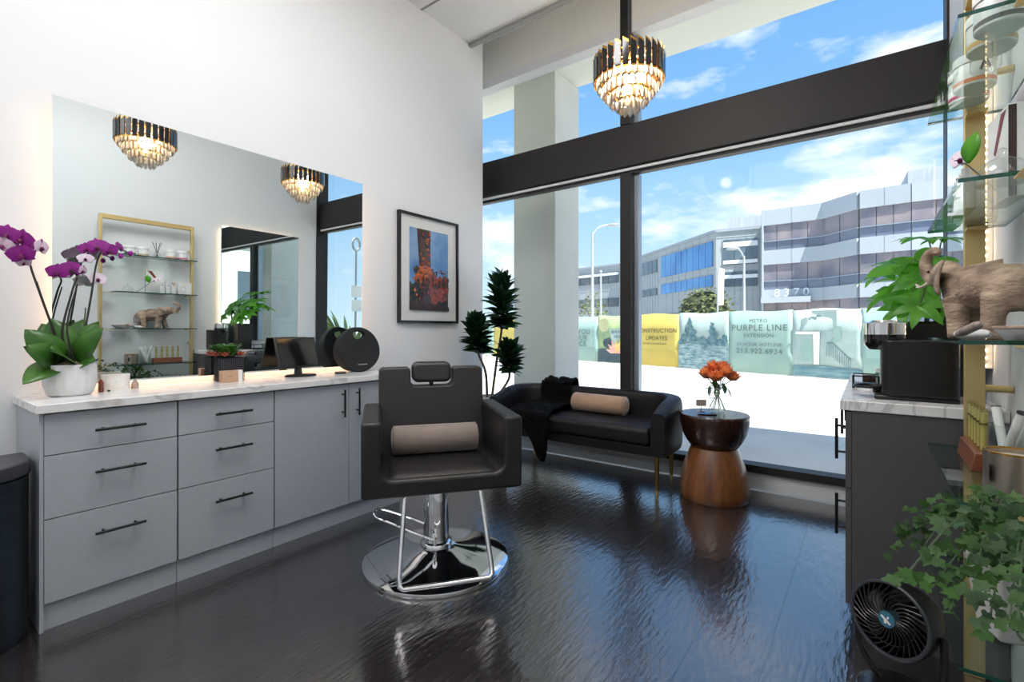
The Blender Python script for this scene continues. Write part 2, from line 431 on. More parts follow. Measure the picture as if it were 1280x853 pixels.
sb('wall_window_dwarf', (-3.6, 4.04, -.1), (RX, 4.14, .13), M['wall'])
bm = new_bm(); box(bm, (-3.55, 4.025, 0), (RX, 4.04, .13)); box(bm, (-3.55, 4.015, 0), (RX, 4.025, .075)); box(bm, (-3.55, 4.019, .075), (RX, 4.025, .088))
struct('baseboard_window', bm, M['trim'], bev=.003)
sb('trim_window_head', (-3.6, 3.985, 3.79), (RX, 4.12, 3.87), M['trim'], bev=.004)
bm = new_bm(); box(bm, (-3.6, 3.985, 2.635), (RX, 4.11, 3.0)); struct('trim_transom', bm, M['bronze'], bev=.004)
sb('trim_transom_lip', (-3.6, 4.0, 2.60), (RX, 4.10, 2.622), M['trim'])
sb('trim_transom_bead', (-3.6, 4.02, 2.575), (RX, 4.09, 2.60), M['bronze'])
sb('trim_sill', (-3.6, 3.99, .13), (RX, 4.12, .185), M['bronze'], bev=.003)
bm = new_bm(); box(bm, (-1.765, 3.975, .185), (-1.665, 4.055, 2.575)); box(bm, (-1.765, 3.975, 3.0), (-1.665, 4.055, 4.27))
struct('trim_mullion', bm, M['bronze'], bev=.004)
bm = new_bm(); box(bm, (-1.75, 4.056, .185), (-1.625, 4.13, 2.575)); box(bm, (-1.75, 4.056, 3.0), (-1.625, 4.13, 3.79))
struct('trim_mullion_outer', bm, M['bronze_side'], bev=.004)
sb('trim_jamb', (RX - .012, 3.94, .185), (RX, 4.12, 3.79), M['bronze'])
for k, (x0, x1, z0, z1) in enumerate(((-3.55, -1.75, .185, 2.575), (-1.665, RX - .012, .185, 2.575), (-3.55, -1.75, 3.0, 3.79), (-1.665, RX - .012, 3.0, 3.79))):
    sb('window_%d' % (k + 1), (x0, 4.082, z0), (x1, 4.090, z1), M['glass'], smooth=0)

# added fill panels: unseen area lamps brightening the room, framed as ceiling panels
for (x, y, hx, hy, en, em, lab) in ((-1.3, 1.42, .6, .27, 15.5, 3, 'unseen flat white fill panel added to the ceiling right above the rear chandelier'),
                               (-1.3, .72, .6, .27, 13, 3, 'unseen flat white fill panel added to the ceiling between the rear chandelier and the back wall'),
                               (-1.35, -1.7, 1.3, 1.1, 26, .8, 'unseen wide dim fill panel added to the ceiling nearest the back wall')):
    r = thing('fill_panel', lab, 'fill light', (x, y, CZ - .03), 0, 'added fill panels')
    bm = new_bm()
    for a, b in (((-hx - .02, -hy - .02, 0), (-hx, hy + .02, .03)), ((hx, -hy - .02, 0), (hx + .02, hy + .02, .03)), ((-hx, -hy - .02, 0), (hx, -hy, .03)), ((-hx, hy, 0), (hx, hy + .02, .03))): box(bm, a, b)
    obj('frame', bm, M['trim'], r)
    bx('diffuser', (-hx, -hy, .006), (hx, hy, .012), mat('fill_diffuser', (1, .97, .93, 1), .5, emit=em), r)
    li = bpy.data.lights.new('fill_lamp', 'AREA'); li.shape = 'RECTANGLE'; li.size = 2 * hx - .02; li.size_y = 2 * hy - .02; li.energy = en; li.color = (.97, .985, 1)
    lo = bpy.data.objects.new('fill_lamp', li); COL.objects.link(lo); lo.location = (x, y, CZ - .036)

# ================================================================== OUTSIDE
M['paving'] = mat('pale_concrete', rgb(214, 211, 206), .9, var=.12, scale=1.5, bump=.1, bscale=60)
M['street'] = mat('pale_street', rgb(186, 184, 180), .95, var=.1, scale=.6)
M['plaster'] = mat('canopy_plaster', rgb(226, 226, 216), .85, var=.03, scale=1)
M['concrete'] = mat('column_concrete', rgb(214, 214, 208), .8, var=.06, scale=2)
sb('sidewalk', (-30, 4.14, -.25), (14, 9.8, -.03), M['paving'])
sb('street', (-220, 9.8, -.5), (140, 220, -.2), M['street'])
sb('building_canopy', (-9, 4.14, 4.36), (6, 5.55, 4.9), M['plaster'])
sb('building_column', (-3.68, 5.0, -.03), (-3.06, 5.6, 4.36), M['concrete'], bev=.01)
sb('building_side_wall', (RX + .2, -3.4, -.03), (9, 4.12, 6.0), M['plaster'])
sb('building_left_wall', (-12, -3.4, -.03), (-3.7, 4.12, 6.0), M['plaster'])
sb('building_roof', (-3.7, -3.4, 4.42), (RX + .2, 4.12, 6.0), M['plaster'])
sb('building_upper_wall', (-9, 4.14, 4.9), (6, 4.5, 6.4), M['plaster'])

# ---- construction fence banners
FA, FB = at_depth(724, 22.2, -.2), at_depth(1064, 13.48, -.2)
KB = (1/13.48 - 1/22.2) / (1064 - 724)
def fence_pt(u): return at_depth(u, 1 / (1/22.2 + KB * (u - 724)), -.2)
fdir = (FB - FA).normalized(); frz = math.atan2(fdir.y, fdir.x)
teal, teal2 = rgb(154, 182, 172), rgb(142, 172, 166)
M['teal'] = mat('pale_teal_vinyl', teal, .6, var=.06, scale=1.2, col2=teal2)
M['ink'] = mat('dark_print', rgb(70, 66, 50), .6)
M['yellow'] = mat('yellow_vinyl', rgb(200, 180, 92), .6, var=.08, scale=1.5)
M['bw1'] = mat('print_mid_teal', rgb(126, 160, 164), .6, var=.3, scale=3, col2=rgb(86, 124, 134), stretch=(.7, 1, 3))
M['bw2'] = mat('print_dark_teal', rgb(62, 98, 108), .6, var=.4, scale=9, col2=rgb(104, 140, 146))
M['bw3'] = mat('print_pale_sky', rgb(164, 184, 180), .6, var=.1, scale=2)
M['water'] = mat('print_rippled_water', rgb(164, 186, 184), .6, scale=4.2, col2=rgb(84, 122, 134), stretch=(1, 1, 4))
M['lily_dark'] = mat('print_pond_shade', rgb(70, 90, 98), .6, var=.3, scale=3)
M['lily_green'] = mat('print_lily_pads', rgb(170, 184, 132), .6, scale=2, col2=rgb(140, 168, 128))
M['lily_pale'] = mat('print_pale_pad', rgb(196, 196, 150), .6, var=.1, scale=3)
M['lily_pink'] = mat('print_pink_petal', rgb(236, 150, 140), .6, scale=5, col2=rgb(240, 196, 170))
M['lily_yellow'] = mat('print_yellow_petal', rgb(244, 214, 140), .6, scale=4, col2=rgb(232, 190, 90))
M['pale_print'] = mat('print_pale_stone', rgb(178, 194, 188), .6, scale=2, col2=rgb(158, 180, 176))
bounds = [(588, 617, 'teal', 'plain pale teal banner at the far left end of the fence'),
          (617, 652, 'yellow', 'yellow banner seen behind the tall potted plant'),
          (652, 690, 'land', 'grey teal landscape banner hidden behind the white column'),
          (690, 748, 'thank', 'pale teal thank-you banner just right of the white column'),
          (748, 783, 'lily', 'banner with a pink water lily photograph beside the window mullion'),
          (783, 849, 'yellowtxt', 'yellow construction updates banner right of the mullion'),
          (849, 911, 'land', 'grey teal lake and fir tree landscape banner above the roses'),
          (911, 991, 'purple', 'pale teal metro hotline banner with grey lettering'),
          (991, 1078, 'fountain', 'pale banner printed with a stone fountain and curved stair railing'),
          (1078, 1130, 'teal', 'pale teal banner behind the coffee machine')]
def blob(cx, cz, rx, rz, n=14, jag=.25, seed=1):
    q = random.Random(seed)
    return [(cx + rx * math.cos(2*PI*k/n) * (1 + q.uniform(-jag, jag)), cz + rz * math.sin(2*PI*k/n) * (1 + q.uniform(-jag, jag))) for k in range(n)]
def flat(bm, poly, y, mi):
    f = bm.faces.new([bm.verts.new((a, y, b)) for a, b in poly]); f.material_index = mi
for (u0, u1, kind, lab) in bounds:
    A, B = fence_pt(u0), fence_pt(u1); W = (B - A).length; H = 2.0
    r = thing('construction_banner', lab, 'banner', A, frz, 'banners along the construction fence')
    bm = new_bm()
    base = {'teal': 'teal', 'yellow': 'yellow', 'yellowtxt': 'yellow', 'purple': 'teal', 'thank': 'teal', 'land': 'bw3', 'lily': 'lily_green', 'fountain': 'pale_print'}[kind]
    n = 12
    def sheet(i, j): return V((W * i, .008 * math.sin(i * 9 + u0), .02 + (H + .025 * math.sin(i * 7 + u0)) * j))
    surf(bm, sheet, n, 4)
    obj('printed_sheet', bm, M[base], r, solid=.02)
    for px in (.06, W*.5):
        bm = new_bm(); tube(bm, [(px, .06, 0), (px, .06, H)], .025, 8); obj('fence_post', bm, M['bronze_side'], r)
    if kind == 'thank':
        for s, z in (('THANK YOU', 1.32), ('FOR YOUR', 1.05), ('PATIENCE', .78)): text('lettering', s, .24 * W / 3.0 * 1.35, M['grey_ink'], r, (W*.5, -.06, z), spacing=1.15)
    if kind == 'yellowtxt':
        text('lettering', 'CONSTRUCTION', .222, M['ink'], r, (W*.605, -.06, 1.38), spacing=1.1); text('lettering', 'UPDATES', .222, M['ink'], r, (W*.61, -.06, 1.08), spacing=1.1)
        text('lettering', 'visit metro.net/purplelineext', .095, M['ink'], r, (W*.57, -.06, .88))
    if kind == 'purple':
        for s, z, q in (('METRO', 1.70, .16), ('PURPLE LINE', 1.47, .28), ('EXTENSION', 1.22, .16), ('24 HOUR HOTLINE', .93, .15), ('213.922.6934', .72, .235)):
            text('lettering', s, q, M['grey_ink'], r, (W*.5, -.06, z), spacing=1.15)
    if kind == 'land':
        bm = new_bm()
        flat(bm, [(0, .02), (W, .02), (W, .95), (W*.6, .98), (W*.3, 1.02), (0, .92)], -.03, 0)
        q = random.Random(int(u0)); yk = [-.034]
        for cx, wd, h0, h1, nb in ((.24, .24, .98, 1.80, 26), (.70, .13, .98, 1.62, 16), (.92, .12, .96, 1.2, 8), (.50, .1, .96, 1.12, 6)):
            for k in range(nb):
                f = k / (nb - 1); yk[0] -= .0004
                flat(bm, blob(W * (cx + q.uniform(-1, 1) * wd * (1.02 - f) ** .8 * .7), h0 + (h1 - h0) * f, W * (.075 - .045 * f), .11 - .05 * f, 9, .45, k), yk[0], 1)
        obj('lake_print', bm, [M['water'], M['bw2']], r, smooth=0)
    if kind == 'lily':
        bm = new_bm()
        flat(bm, blob(W*.22, 1.62, W*.2, .3, jag=.05), -.03, 0)
        flat(bm, [(0, .03), (W, .03), (W, .5), (W*.5, .62), (0, .58)], -.031, 1)
        flat(bm, blob(W*.36, .85, W*.17, .22, jag=.1), -.032, 1)
        flat(bm, [(W*.42, 1.45), (W*.9, 1.45), (W*.72, .95), (W*.72, .6), (W*.55, .6), (W*.5, 1.0)], -.034, 4)
        for k in range(7):
            a = PI * (.08 + .84 * k / 6); cx, cz = W*.66, .42
            d = V((math.cos(a) * W * .38, math.sin(a) * .62)); q = V((-d.y, d.x)).normalized() * .09
            flat(bm, [(cx, cz), (cx + d.x*.5 + q.x, cz + d.y*.5 + q.y), (cx + d.x, cz + d.y), (cx + d.x*.5 - q.x, cz + d.y*.5 - q.y)], -.036 - k*.001, 2 if k not in (3, 2) else 3)
        obj('lily_print', bm, [M['lily_pale'], M['lily_dark'], M['lily_pink'], M['lily_yellow'], M['pale_print']], r, smooth=0)
        text('lettering', 'BEYOND', .17, M['grey_ink'], r, (W*.72, -.06, 1.32)); text('lettering', 'VISIT', .17, M['grey_ink'], r, (W*.72, -.06, 1.12))
    if kind == 'fountain':
        bm = new_bm()
        flat(bm, [(0, .03), (W, .03), (W, .3), (W*.5, .36), (0, .34)], -.03, 0)
        flat(bm, [(W*.1, .42), (W*.36, .42), (W*.42, 1.3), (W*.3, 1.36), (W*.06, 1.28)], -.031, 1)
        flat(bm, blob(W*.22, .82, W*.1, .36, jag=.02), -.033, 3)
        flat(bm, [(W*.05, 1.28), (W*.42, 1.28), (W*.42, 1.36), (W*.05, 1.36)], -.034, 2)
        flat(bm, [(W*.33, .4), (W*.41, .4), (W*.42, 1.28), (W*.32, 1.28)], -.035, 2)
        flat(bm, blob(W*.19, 1.66, .1, .12, jag=.3), -.033, 1)
        flat(bm, [(W*.62, 1.05), (W*.72, 1.05), (W*.72, 1.5), (W*.62, 1.5)], -.033, 3)
        flat(bm, [(W*.3, 1.9), (W*.6, 1.72), (W*.62, 1.2), (W*.66, 1.2), (W*.66, 1.98), (W*.3, 1.98)], -.032, 1)
        for k in range(12):
            x = W*(.52 + .03*k); z1 = 1.02 - .052*max(0, k-2)
            flat(bm, [(x, z1-.36), (x+.012, z1-.36), (x+.012, z1), (x, z1)], -.036, 4)
        flat(bm, [(W*.52, 1.02), (W*.60, 1.02), (W*.86, .55), (W*.86, .58), (W*.60, 1.05), (W*.52, 1.05)], -.037, 4)
        obj('fountain_print', bm, [M['bw1'], M['bw3'], M['card'], M['teal'], M['bw2']], r, smooth=0)

# ---- office buildings across the street
M['spandrel'] = mat('pale_metal_panel', rgb(172, 180, 186), .5, var=.05, scale=.3)
M['frame_grey'] = mat('panel_joint', rgb(150, 158, 166), .6)
M['grey_panel'] = mat('grey_stone_panel', rgb(160, 168, 170), .7, var=.06, scale=.3)
M['dusk_glass'] = mat('tinted_window', rgb(150, 138, 140), .12, var=.35, scale=.45, col2=rgb(98, 100, 116), coat=.4)
M['low_glass'] = mat('tinted_lower_window', rgb(112, 120, 140), .12, var=.3, scale=.3, coat=.4)
M['blue_glass'] = mat('blue_window', rgb(60, 118, 176), .05, .35, var=.4, scale=.25, col2=rgb(96, 160, 214), coat=.6)
M['dark_glass'] = mat('dark_window', rgb(52, 68, 80), .08, var=.4, scale=.25, col2=rgb(96, 112, 122), coat=.6)
M['blind'] = mat('window_blind', rgb(226, 230, 232), .6, var=.1)
def seg_box(bm, P, Q, t0, t1, z0, z1, o0, o1, mi=0):
    """box along the wall P->Q between t0 and t1, standing from o0 to o1 in front of it"""
    d = (Q - P); n = V((d.y, -d.x, 0)).normalized()
    a, b = P + d * t0, P + d * t1
    vs = [bm.verts.new(V((p.x, p.y, z)) + n * o) for z in (z0, z1) for p, o in ((a, o0), (b, o0), (b, o1), (a, o1))]
    for f in ((0,3,2,1),(4,5,6,7),(0,1,5,4),(1,2,6,5),(2,3,7,6),(3,0,4,7)): bm.faces.new([vs[i] for i in f]).material_index = mi
def block(bm, pts, depth, z0, z1, skew=0.0):
    n = len(pts); back = []
    for p in pts: back.append(p + (FW + RT * skew) * depth)
    poly = [(p.x, p.y) for p in pts] + [(p.x, p.y) for p in back[::-1]]
    prism(bm, poly, lambda a, b, t: V((a, b, z0 + t)), z1 - z0)

E = CAM_H
PA = [at_depth(u, d) for u, d in ((953, 44.7), (1030, 41.8), (1075, 38.3), (1139, 36.3), (1235, 34.0), (1400, 31.5))]
ra = thing('office_building', 'pale panelled office building with long dark window bands, right across the street', 'building', (PA[0].x, PA[0].y, -.2))
off = V((PA[0].x, PA[0].y, -.2)); QA = [p - V((off.x, off.y, 0)) for p in PA]
zz = lambda rel: rel + E + .2
bm = new_bm(); block(bm, QA, 16, 0, zz(10.8), .8); obj('core', bm, M['grey_panel'], ra, smooth=0)
nw = (4, 2, 3, 3, 4)
for (lo, hi) in ((9.6, 11.0), (6.0, 7.3), (2.6, 3.7)):
    bm = new_bm()
    for P, Q in zip(QA, QA[1:]): seg_box(bm, P, Q, 0, 1, zz(lo), zz(hi), 0, .3)
    for (P, Q), k in zip(zip(QA, QA[1:]), nw):
        for t in ((0, .5, 1) if k > 2 else (0, 1)): seg_box(bm, P, Q, max(0, t - .004), min(1, t + .004), zz(lo), zz(hi), .3, .315, 1)
    obj('spandrel_band', bm, [M['spandrel'], M['frame_grey']], ra, smooth=0)
bm = new_bm()
P, Q = QA[0], QA[1]; seg_box(bm, P, Q, -.002, .03, 0, zz(11.05), 0, .34); obj('end_pier', bm, M['spandrel'], ra, smooth=0)
for (lo, mid, hi) in ((7.3, 8.1, 9.6), (3.7, 4.45, 6.0), (0, 1.4, 2.6)):
    for (P, Q), k in zip(zip(QA, QA[1:]), nw):
        bm = new_bm(); seg_box(bm, P, Q, 0, 1, zz(mid), zz(mid) + .07, .0, .26); obj('window_rail', bm, M['bronze_side'], ra, smooth=0)
        for i in range(k):
            bm = new_bm(); seg_box(bm, P, Q, (i + .02) / k, (i + .98) / k, zz(lo), zz(mid), .05, .14); obj('lower_window', bm, M['low_glass'], ra, smooth=0)
            bm = new_bm(); seg_box(bm, P, Q, (i + .02) / k, (i + .98) / k, zz(mid), zz(hi), .05, .14); obj('window', bm, M['dusk_glass'], ra, smooth=0)
bm = new_bm(); seg_box(bm, QA[0], QA[1], .02, .82, zz(2.45), zz(2.95), .3, 1.3); obj('entrance_canopy', bm, M['spandrel'], ra, smooth=0)
d = QA[1] - QA[0]; nn = V((d.y, -d.x, 0)).normalized(); c = QA[0] + d * .5 + nn * .5
text('street_number', '8370', 1.0, M['blind'], ra, (c.x, c.y, zz(3.35)), rot=(PI/2, 0, math.atan2(d.y, d.x)), ext=.04, spacing=1.5)
bm = new_bm()
P, Q = QA[3], QA[4]; seg_box(bm, P, Q, -.02, 1.3, zz(11), zz(12.3), -6, -1.0); obj('roof_plant_screen', bm, mat('ribbed_screen', rgb(176, 184, 190), .6, var=.2, scale=2, stretch=(6, 6, .1)), ra, smooth=0)

PB = [at_depth(u, d) for u, d in ((680, 84), (776, 72.6), (800, 65.5), (826, 59.8), (895, 48.4), (957, 46.3))]
rb = thing('office_building', 'grey stone office building with blue glass bands, left of the pale one', 'building', (PB[4].x, PB[4].y, -.2))
off = V((PB[4].x, PB[4].y, 0)); QB = [p - off for p in PB]
bm = new_bm(); block(bm, QB, 14, 0, zz(10))
for P, Q in zip(QB, QB[1:]):
    for z in (2.6, 3.9, 6.1, 9.2): seg_box(bm, P, Q, 0, 1, zz(z), zz(z) + .05, 0, .03, 1)
    for k in range(1, 8): seg_box(bm, P, Q, k/8, k/8 + .003, 0, zz(9.8), 0, .03, 1)
obj('wall', bm, [M['grey_panel'], M['frame_grey']], rb, smooth=0)
bm = new_bm()
for P, Q in zip(QB, QB[1:]): seg_box(bm, P, Q, 0, 1, zz(9.8), zz(10.08), 0, .15)
obj('roof_edge', bm, M['frame_grey'], rb, smooth=0)
def windows(P, Q, t0, t1, z0, z1, n, m, name='window'):
    for i in range(n):
        a, b = t0 + (t1 - t0) * (i + .03) / n, t0 + (t1 - t0) * (i + .97) / n
        bm = new_bm(); seg_box(bm, P, Q, a, b, zz(z0), zz(z1), .02, .12); w = obj(name, bm, m, rb, smooth=0)
    return w
windows(QB[3], QB[4], .02, .96, 6.45, 9.0, 9, M['blue_glass']); windows(QB[3], QB[4], .02, .96, 4.4, 5.6, 9, M['blue_glass'])
windows(QB[2], QB[3], .05, .85, 7.3, 8.9, 4, M['dark_glass']); windows(QB[2], QB[3], .0, .85, 4.4, 5.3, 3, M['dark_glass'])
windows(QB[4], QB[5], .15, .85, 6.45, 8.95, 3, M['dark_glass']); windows(QB[4], QB[5], .15, .85, 4.3, 5.75, 3, M['dark_glass'])
windows(QB[0], QB[1], .05, .98, 7.2, 8.9, 8, M['dark_glass']); windows(QB[0], QB[1], .05, .98, 3.6, 4.9, 8, M['dark_glass'])
windows(QB[1], QB[2], .1, .9, 7.2, 8.9, 3, M['dark_glass'])
windows(QB[3], QB[4], .0, .55, .4, 2.0, 3, M['low_glass'], 'garage_opening')
for z0, z1 in ((8.2, 8.7), (6.55, 6.9), (5.1, 5.45)):
    bm = new_bm(); seg_box(bm, QB[4], QB[5], .15, .85, zz(z0), zz(z1), .12, .16); obj('window_blind', bm, M['blind'], rb, smooth=0)
bm = new_bm(); seg_box(bm, QB[0], QB[1], .05, .98, zz(8.4), zz(8.8), .12, .16); obj('window_blind', bm, M['blind'], rb, smooth=0)
bm = new_bm(); seg_box(bm, QB[4], QB[5], .2, 1.0, zz(10), zz(11.3), -4, -1); obj('roof_plant_screen', bm, bpy.data.materials['ribbed_screen'], rb, smooth=0)

# white house to the left, seen only in the mirrors
rw = thing('white_building', 'white two-storey building with grey shutters, seen in the mirrors', 'building', (-10, 7, -.03))
bx('wall', (-5, -.5, 0), (0, 3.4, 4.2), M['plaster'], rw, smooth=0)
bx('roof', (-5.2, -.7, 4.2), (.3, 3.6, 4.5), M['plaster'], rw, smooth=0)
for y in (.4, 1.9): bx('window', (.0, y, 1.6), (.04, y + .9, 3.0), M['dark_glass'], rw, smooth=0)

# ---- trees, lamp posts, signs
def crown(name, c, r, m, parent, n=420, size=.34, seed=3):
    q = random.Random(seed); bm = new_bm(); c = V(c)
    for i in range(n):
        d = V((q.gauss(0, 1), q.gauss(0, 1), q.gauss(0, 1))).normalized(); k = q.uniform(.72, 1.04) * (1 + .18 * mnoise.noise(d * 2.2 + V((seed, 0, 0))))
        p = c + V((d.x * r[0], d.y * r[1], d.z * r[2])) * k
        t = V((q.uniform(-1, 1), q.uniform(-1, 1), q.uniform(-.4, .8)))
        leaf(bm, p, t, d + V((0, 0, .6)), size * q.uniform(.7, 1.3), size * .6, .4, .2, 2)
    return obj(name, bm, m, parent, smooth=0)
M['tree_green'] = leaf_mat('tree_leaf', rgb(112, 122, 72), rgb(66, 78, 46), .6, .2, 2)
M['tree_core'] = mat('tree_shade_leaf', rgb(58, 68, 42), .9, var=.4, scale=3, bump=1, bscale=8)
p = at_depth(880, 34, -.2)
rt = thing('street_tree', 'round dense olive green tree behind the landscape banner', 'tree', p)
bm = new_bm(); tube(bm, [(0, 0, 0), (.05, 0, 1.0), (0, 0, 2.2)], [.2, .16, .12], 8); obj('trunk', bm, M['bark'], rt)
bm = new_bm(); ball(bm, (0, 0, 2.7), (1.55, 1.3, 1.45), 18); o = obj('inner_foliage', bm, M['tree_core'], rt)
crown('foliage', (0, 0, 2.7), (1.75, 1.5, 1.75), M['tree_green'], rt, 900, .3)
p = at_depth(742, 40, -.2)
rt = thing('street_tree', 'sparse grey green tree behind the thank-you banner, next to a lamp post', 'tree', p)
bm = new_bm(); tube(bm, [(0, 0, 0), (.05, 0, 1.0), (0, 0, 2.6)], [.16, .12, .08], 8)
for a in range(5): tube(bm, [(0, 0, 1.4 + .2*a), (.7*math.cos(a*2.1), .7*math.sin(a*2.1), 2.6 + .25*a)], [.06, .02], 6)
obj('trunk', bm, M['bark'], rt)
crown('foliage', (0, 0, 2.9), (1.2, 1.1, 1.5), M['tree_green'], rt, 260, .3, 9)
M['lamp_grey'] = mat('galvanised_post', rgb(170, 176, 180), .5, .3)
def lamp_post(u, d, ztop, arm, label):
    p = at_depth(u, d, -.2); r = thing('street_lamp', label, 'street lamp', p)
    bm = new_bm(); tube(bm, [(0, 0, 0), (0, 0, ztop)], [.12, .07], 10); obj('pole', bm, M['lamp_grey'], r)
    a = RT * arm
    bm = new_bm(); tube(bm, spline([(0, 0, ztop - .15), V((0, 0, ztop + .35)) + a * .4, V((0, 0, ztop + .5)) + a], 5), .05, 8); obj('arm', bm, M['lamp_grey'], r)
    bm = new_bm(); ball(bm, V((0, 0, ztop + .47)) + a * 1.15, (.45, .3, .1), 10); obj('lamp_head', bm, M['lamp_grey'], r)
lamp_post(740.5, 30, 1.4 + (413 - 291) / 603 * 30, 1.1, 'tall street lamp between the column and the mullion, arm to the right')
lamp_post(930, 32, 1.4 + (413 - 320) / 603 * 32, -.65, 'street lamp in front of the grey office building, arm to the left')
p = at_depth(751, 33, -.2); r = thing('signal_post', 'thin grey post next to the tall street lamp', 'post', p)
bm = new_bm(); tube(bm, [(0, 0, 0), (0, 0, 5.4)], [.09, .06], 8); obj('pole', bm, M['lamp_grey'], r)
bm = new_bm(); ball(bm, (0, 0, 5.4), (.1, .1, .1), 8); obj('cap', bm, M['lamp_grey'], r)
p = at_depth(897, 26, -.2); r = thing('pole_banner', 'tall narrow cream banner on a post before the grey building', 'banner', p)
bm = new_bm(); tube(bm, [(0, 0, 0), (0, 0, 4.75)], .05, 8); obj('pole', bm, M['lamp_grey'], r)
a = RT
bm = new_bm(); prism(bm, [(.02, 2.75), (.3, 2.75), (.36, 4.7), (.1, 4.75)], lambda x, z, t: a * x + V((0, 0, z)) + FW * (t - .03), .06); obj('banner_cloth', bm, mat('cream_cloth', rgb(238, 226, 200), .7), r, smooth=0)
p = V((2.75, 6.3, -.03)); r = thing('street_sign', 'street sign on a post outside, seen in the large mirror', 'sign', p)
bm = new_bm(); tube(bm, [(0, 0, 0), (0, 0, 2.85)], .022, 8); obj('pole', bm, M['lamp_grey'], r)
bm = new_bm(); tube(bm, [(0, .09 * math.cos(k*PI/8), 2.98 + .13 * math.sin(k*PI/8)) for k in range(16)], .025, 8, closed=True); obj('ring', bm, M['lamp_grey'], r)
bx('sign_plate', (-.04, -.13, 1.85), (-.03, .13, 2.1), M['card'], r); bx('lower_plate', (-.04, -.12, 1.55), (-.03, .12, 1.8), M['card'], r)
def yucca(p, label, n, s):
    r = thing('yucca_shrub', label, 'shrub', p); q = random.Random(n); bm = new_bm()
    for i in range(n):
        a = q.uniform(0, 2*PI); e = q.uniform(.1, 1.3)
        leaf(bm, (0, 0, .25 * s), (math.cos(a)*math.cos(e), math.sin(a)*math.cos(e), math.sin(e)), (0, 0, 1), s * q.uniform(.8, 1.2), .06 * s, .5, .3, 5)
    obj('foliage', bm, mat('yucca_leaf', rgb(168, 188, 116), .5, var=.4), r, smooth=0)
    bm = new_bm(); tube(bm, [(0, 0, 0), (0, 0, .3*s)], .09, 8); obj('trunk', bm, M['bark'], r)
yucca((2.1, 5.7, -.03), 'spiky yucca beside the street sign, seen in the large mirror', 90, 1.5)
yucca((-7.9, 7.9, -.03), 'spiky yucca before the white building, seen in the mirrors', 70, 1.5)

# ================================================================== SKY, SUN, CAMERA
w = bpy.data.worlds.new('sky'); sc.world = w; w.use_nodes = True
nt = w.node_tree; N = nt.nodes.new; L = nt.links.new; bg = nt.nodes['Background']
tc = N('ShaderNodeTexCoord'); sx = N('ShaderNodeSeparateXYZ'); L(tc.outputs['Generated'], sx.inputs[0])
cr = N('ShaderNodeValToRGB'); L(sx.outputs['Z'], cr.inputs['Fac'])
el = cr.color_ramp.elements
el[0].position = 0.0; el[0].color = rgb(206, 228, 244); el[1].position = .7; el[1].color = rgb(88, 146, 214)
e = el.new(.2); e.color = rgb(164, 202, 238); e = el.new(.4); e.color = rgb(122, 174, 230)
mp = N('ShaderNodeMapping'); mp.inputs['Scale'].default_value = (1, 1, 2.6); mp.inputs['Location'].default_value = (.35, .2, .1); L(tc.outputs['Generated'], mp.inputs['Vector'])
nz = N('ShaderNodeTexNoise'); nz.inputs['Scale'].default_value = 3.6; nz.inputs['Detail'].default_value = 9; nz.inputs['Roughness'].default_value = .58; L(mp.outputs['Vector'], nz.inputs['Vector'])
rp = N('ShaderNodeMapRange'); rp.inputs['From Min'].default_value = .52; rp.inputs['From Max'].default_value = .68; L(nz.outputs['Fac'], rp.inputs['Value'])
mx = N('ShaderNodeMix'); mx.data_type = 'RGBA'; mx.inputs['B'].default_value = (1.0, 1.0, 1.0, 1)
L(rp.outputs['Result'], mx.inputs['Factor']); L(cr.outputs['Color'], mx.inputs['A']); L(mx.outputs['Result'], bg.inputs['Color'])
bg.inputs['Strength'].default_value = 1.0
sun = bpy.data.lights.new('sun', 'SUN'); sun.energy = 9.5; sun.angle = .0093; sun.color = (1, .96, .9)
so = bpy.data.objects.new('sun', sun); COL.objects.link(so)
so.rotation_euler = V((.58, -.24, 1)).to_track_quat('Z', 'Y').to_euler()

cam = bpy.data.cameras.new('camera'); co = bpy.data.objects.new('camera', cam); COL.objects.link(co)
cam.sensor_width = 36; cam.lens = FPX / 1280 * 36; cam.shift_y = (HOR - 426.5) / 1280; cam.clip_start = .02; cam.clip_end = 500
co.location = (0, 0, CAM_H); co.rotation_euler = (PI/2, 0, YAW)
sc.camera = co
sc.view_settings.view_transform = 'Standard'; sc.view_settings.look = 'None'; sc.view_settings.gamma = 1; sc.view_settings.exposure = 0.5
sc.view_settings.use_curve_mapping = False
sc.cycles.max_bounces = 10; sc.cycles.transparent_max_bounces = 24; sc.cycles.glossy_bounces = 6; sc.cycles.diffuse_bounces = 5
sc.cycles.sample_clamp_indirect = 6.0; sc.cycles.caustics_reflective = False; sc.cycles.caustics_refractive = False
sc.cycles.use_denoising = True
try: sc.cycles.denoiser = 'OPENIMAGEDENOISE'
except Exception: pass
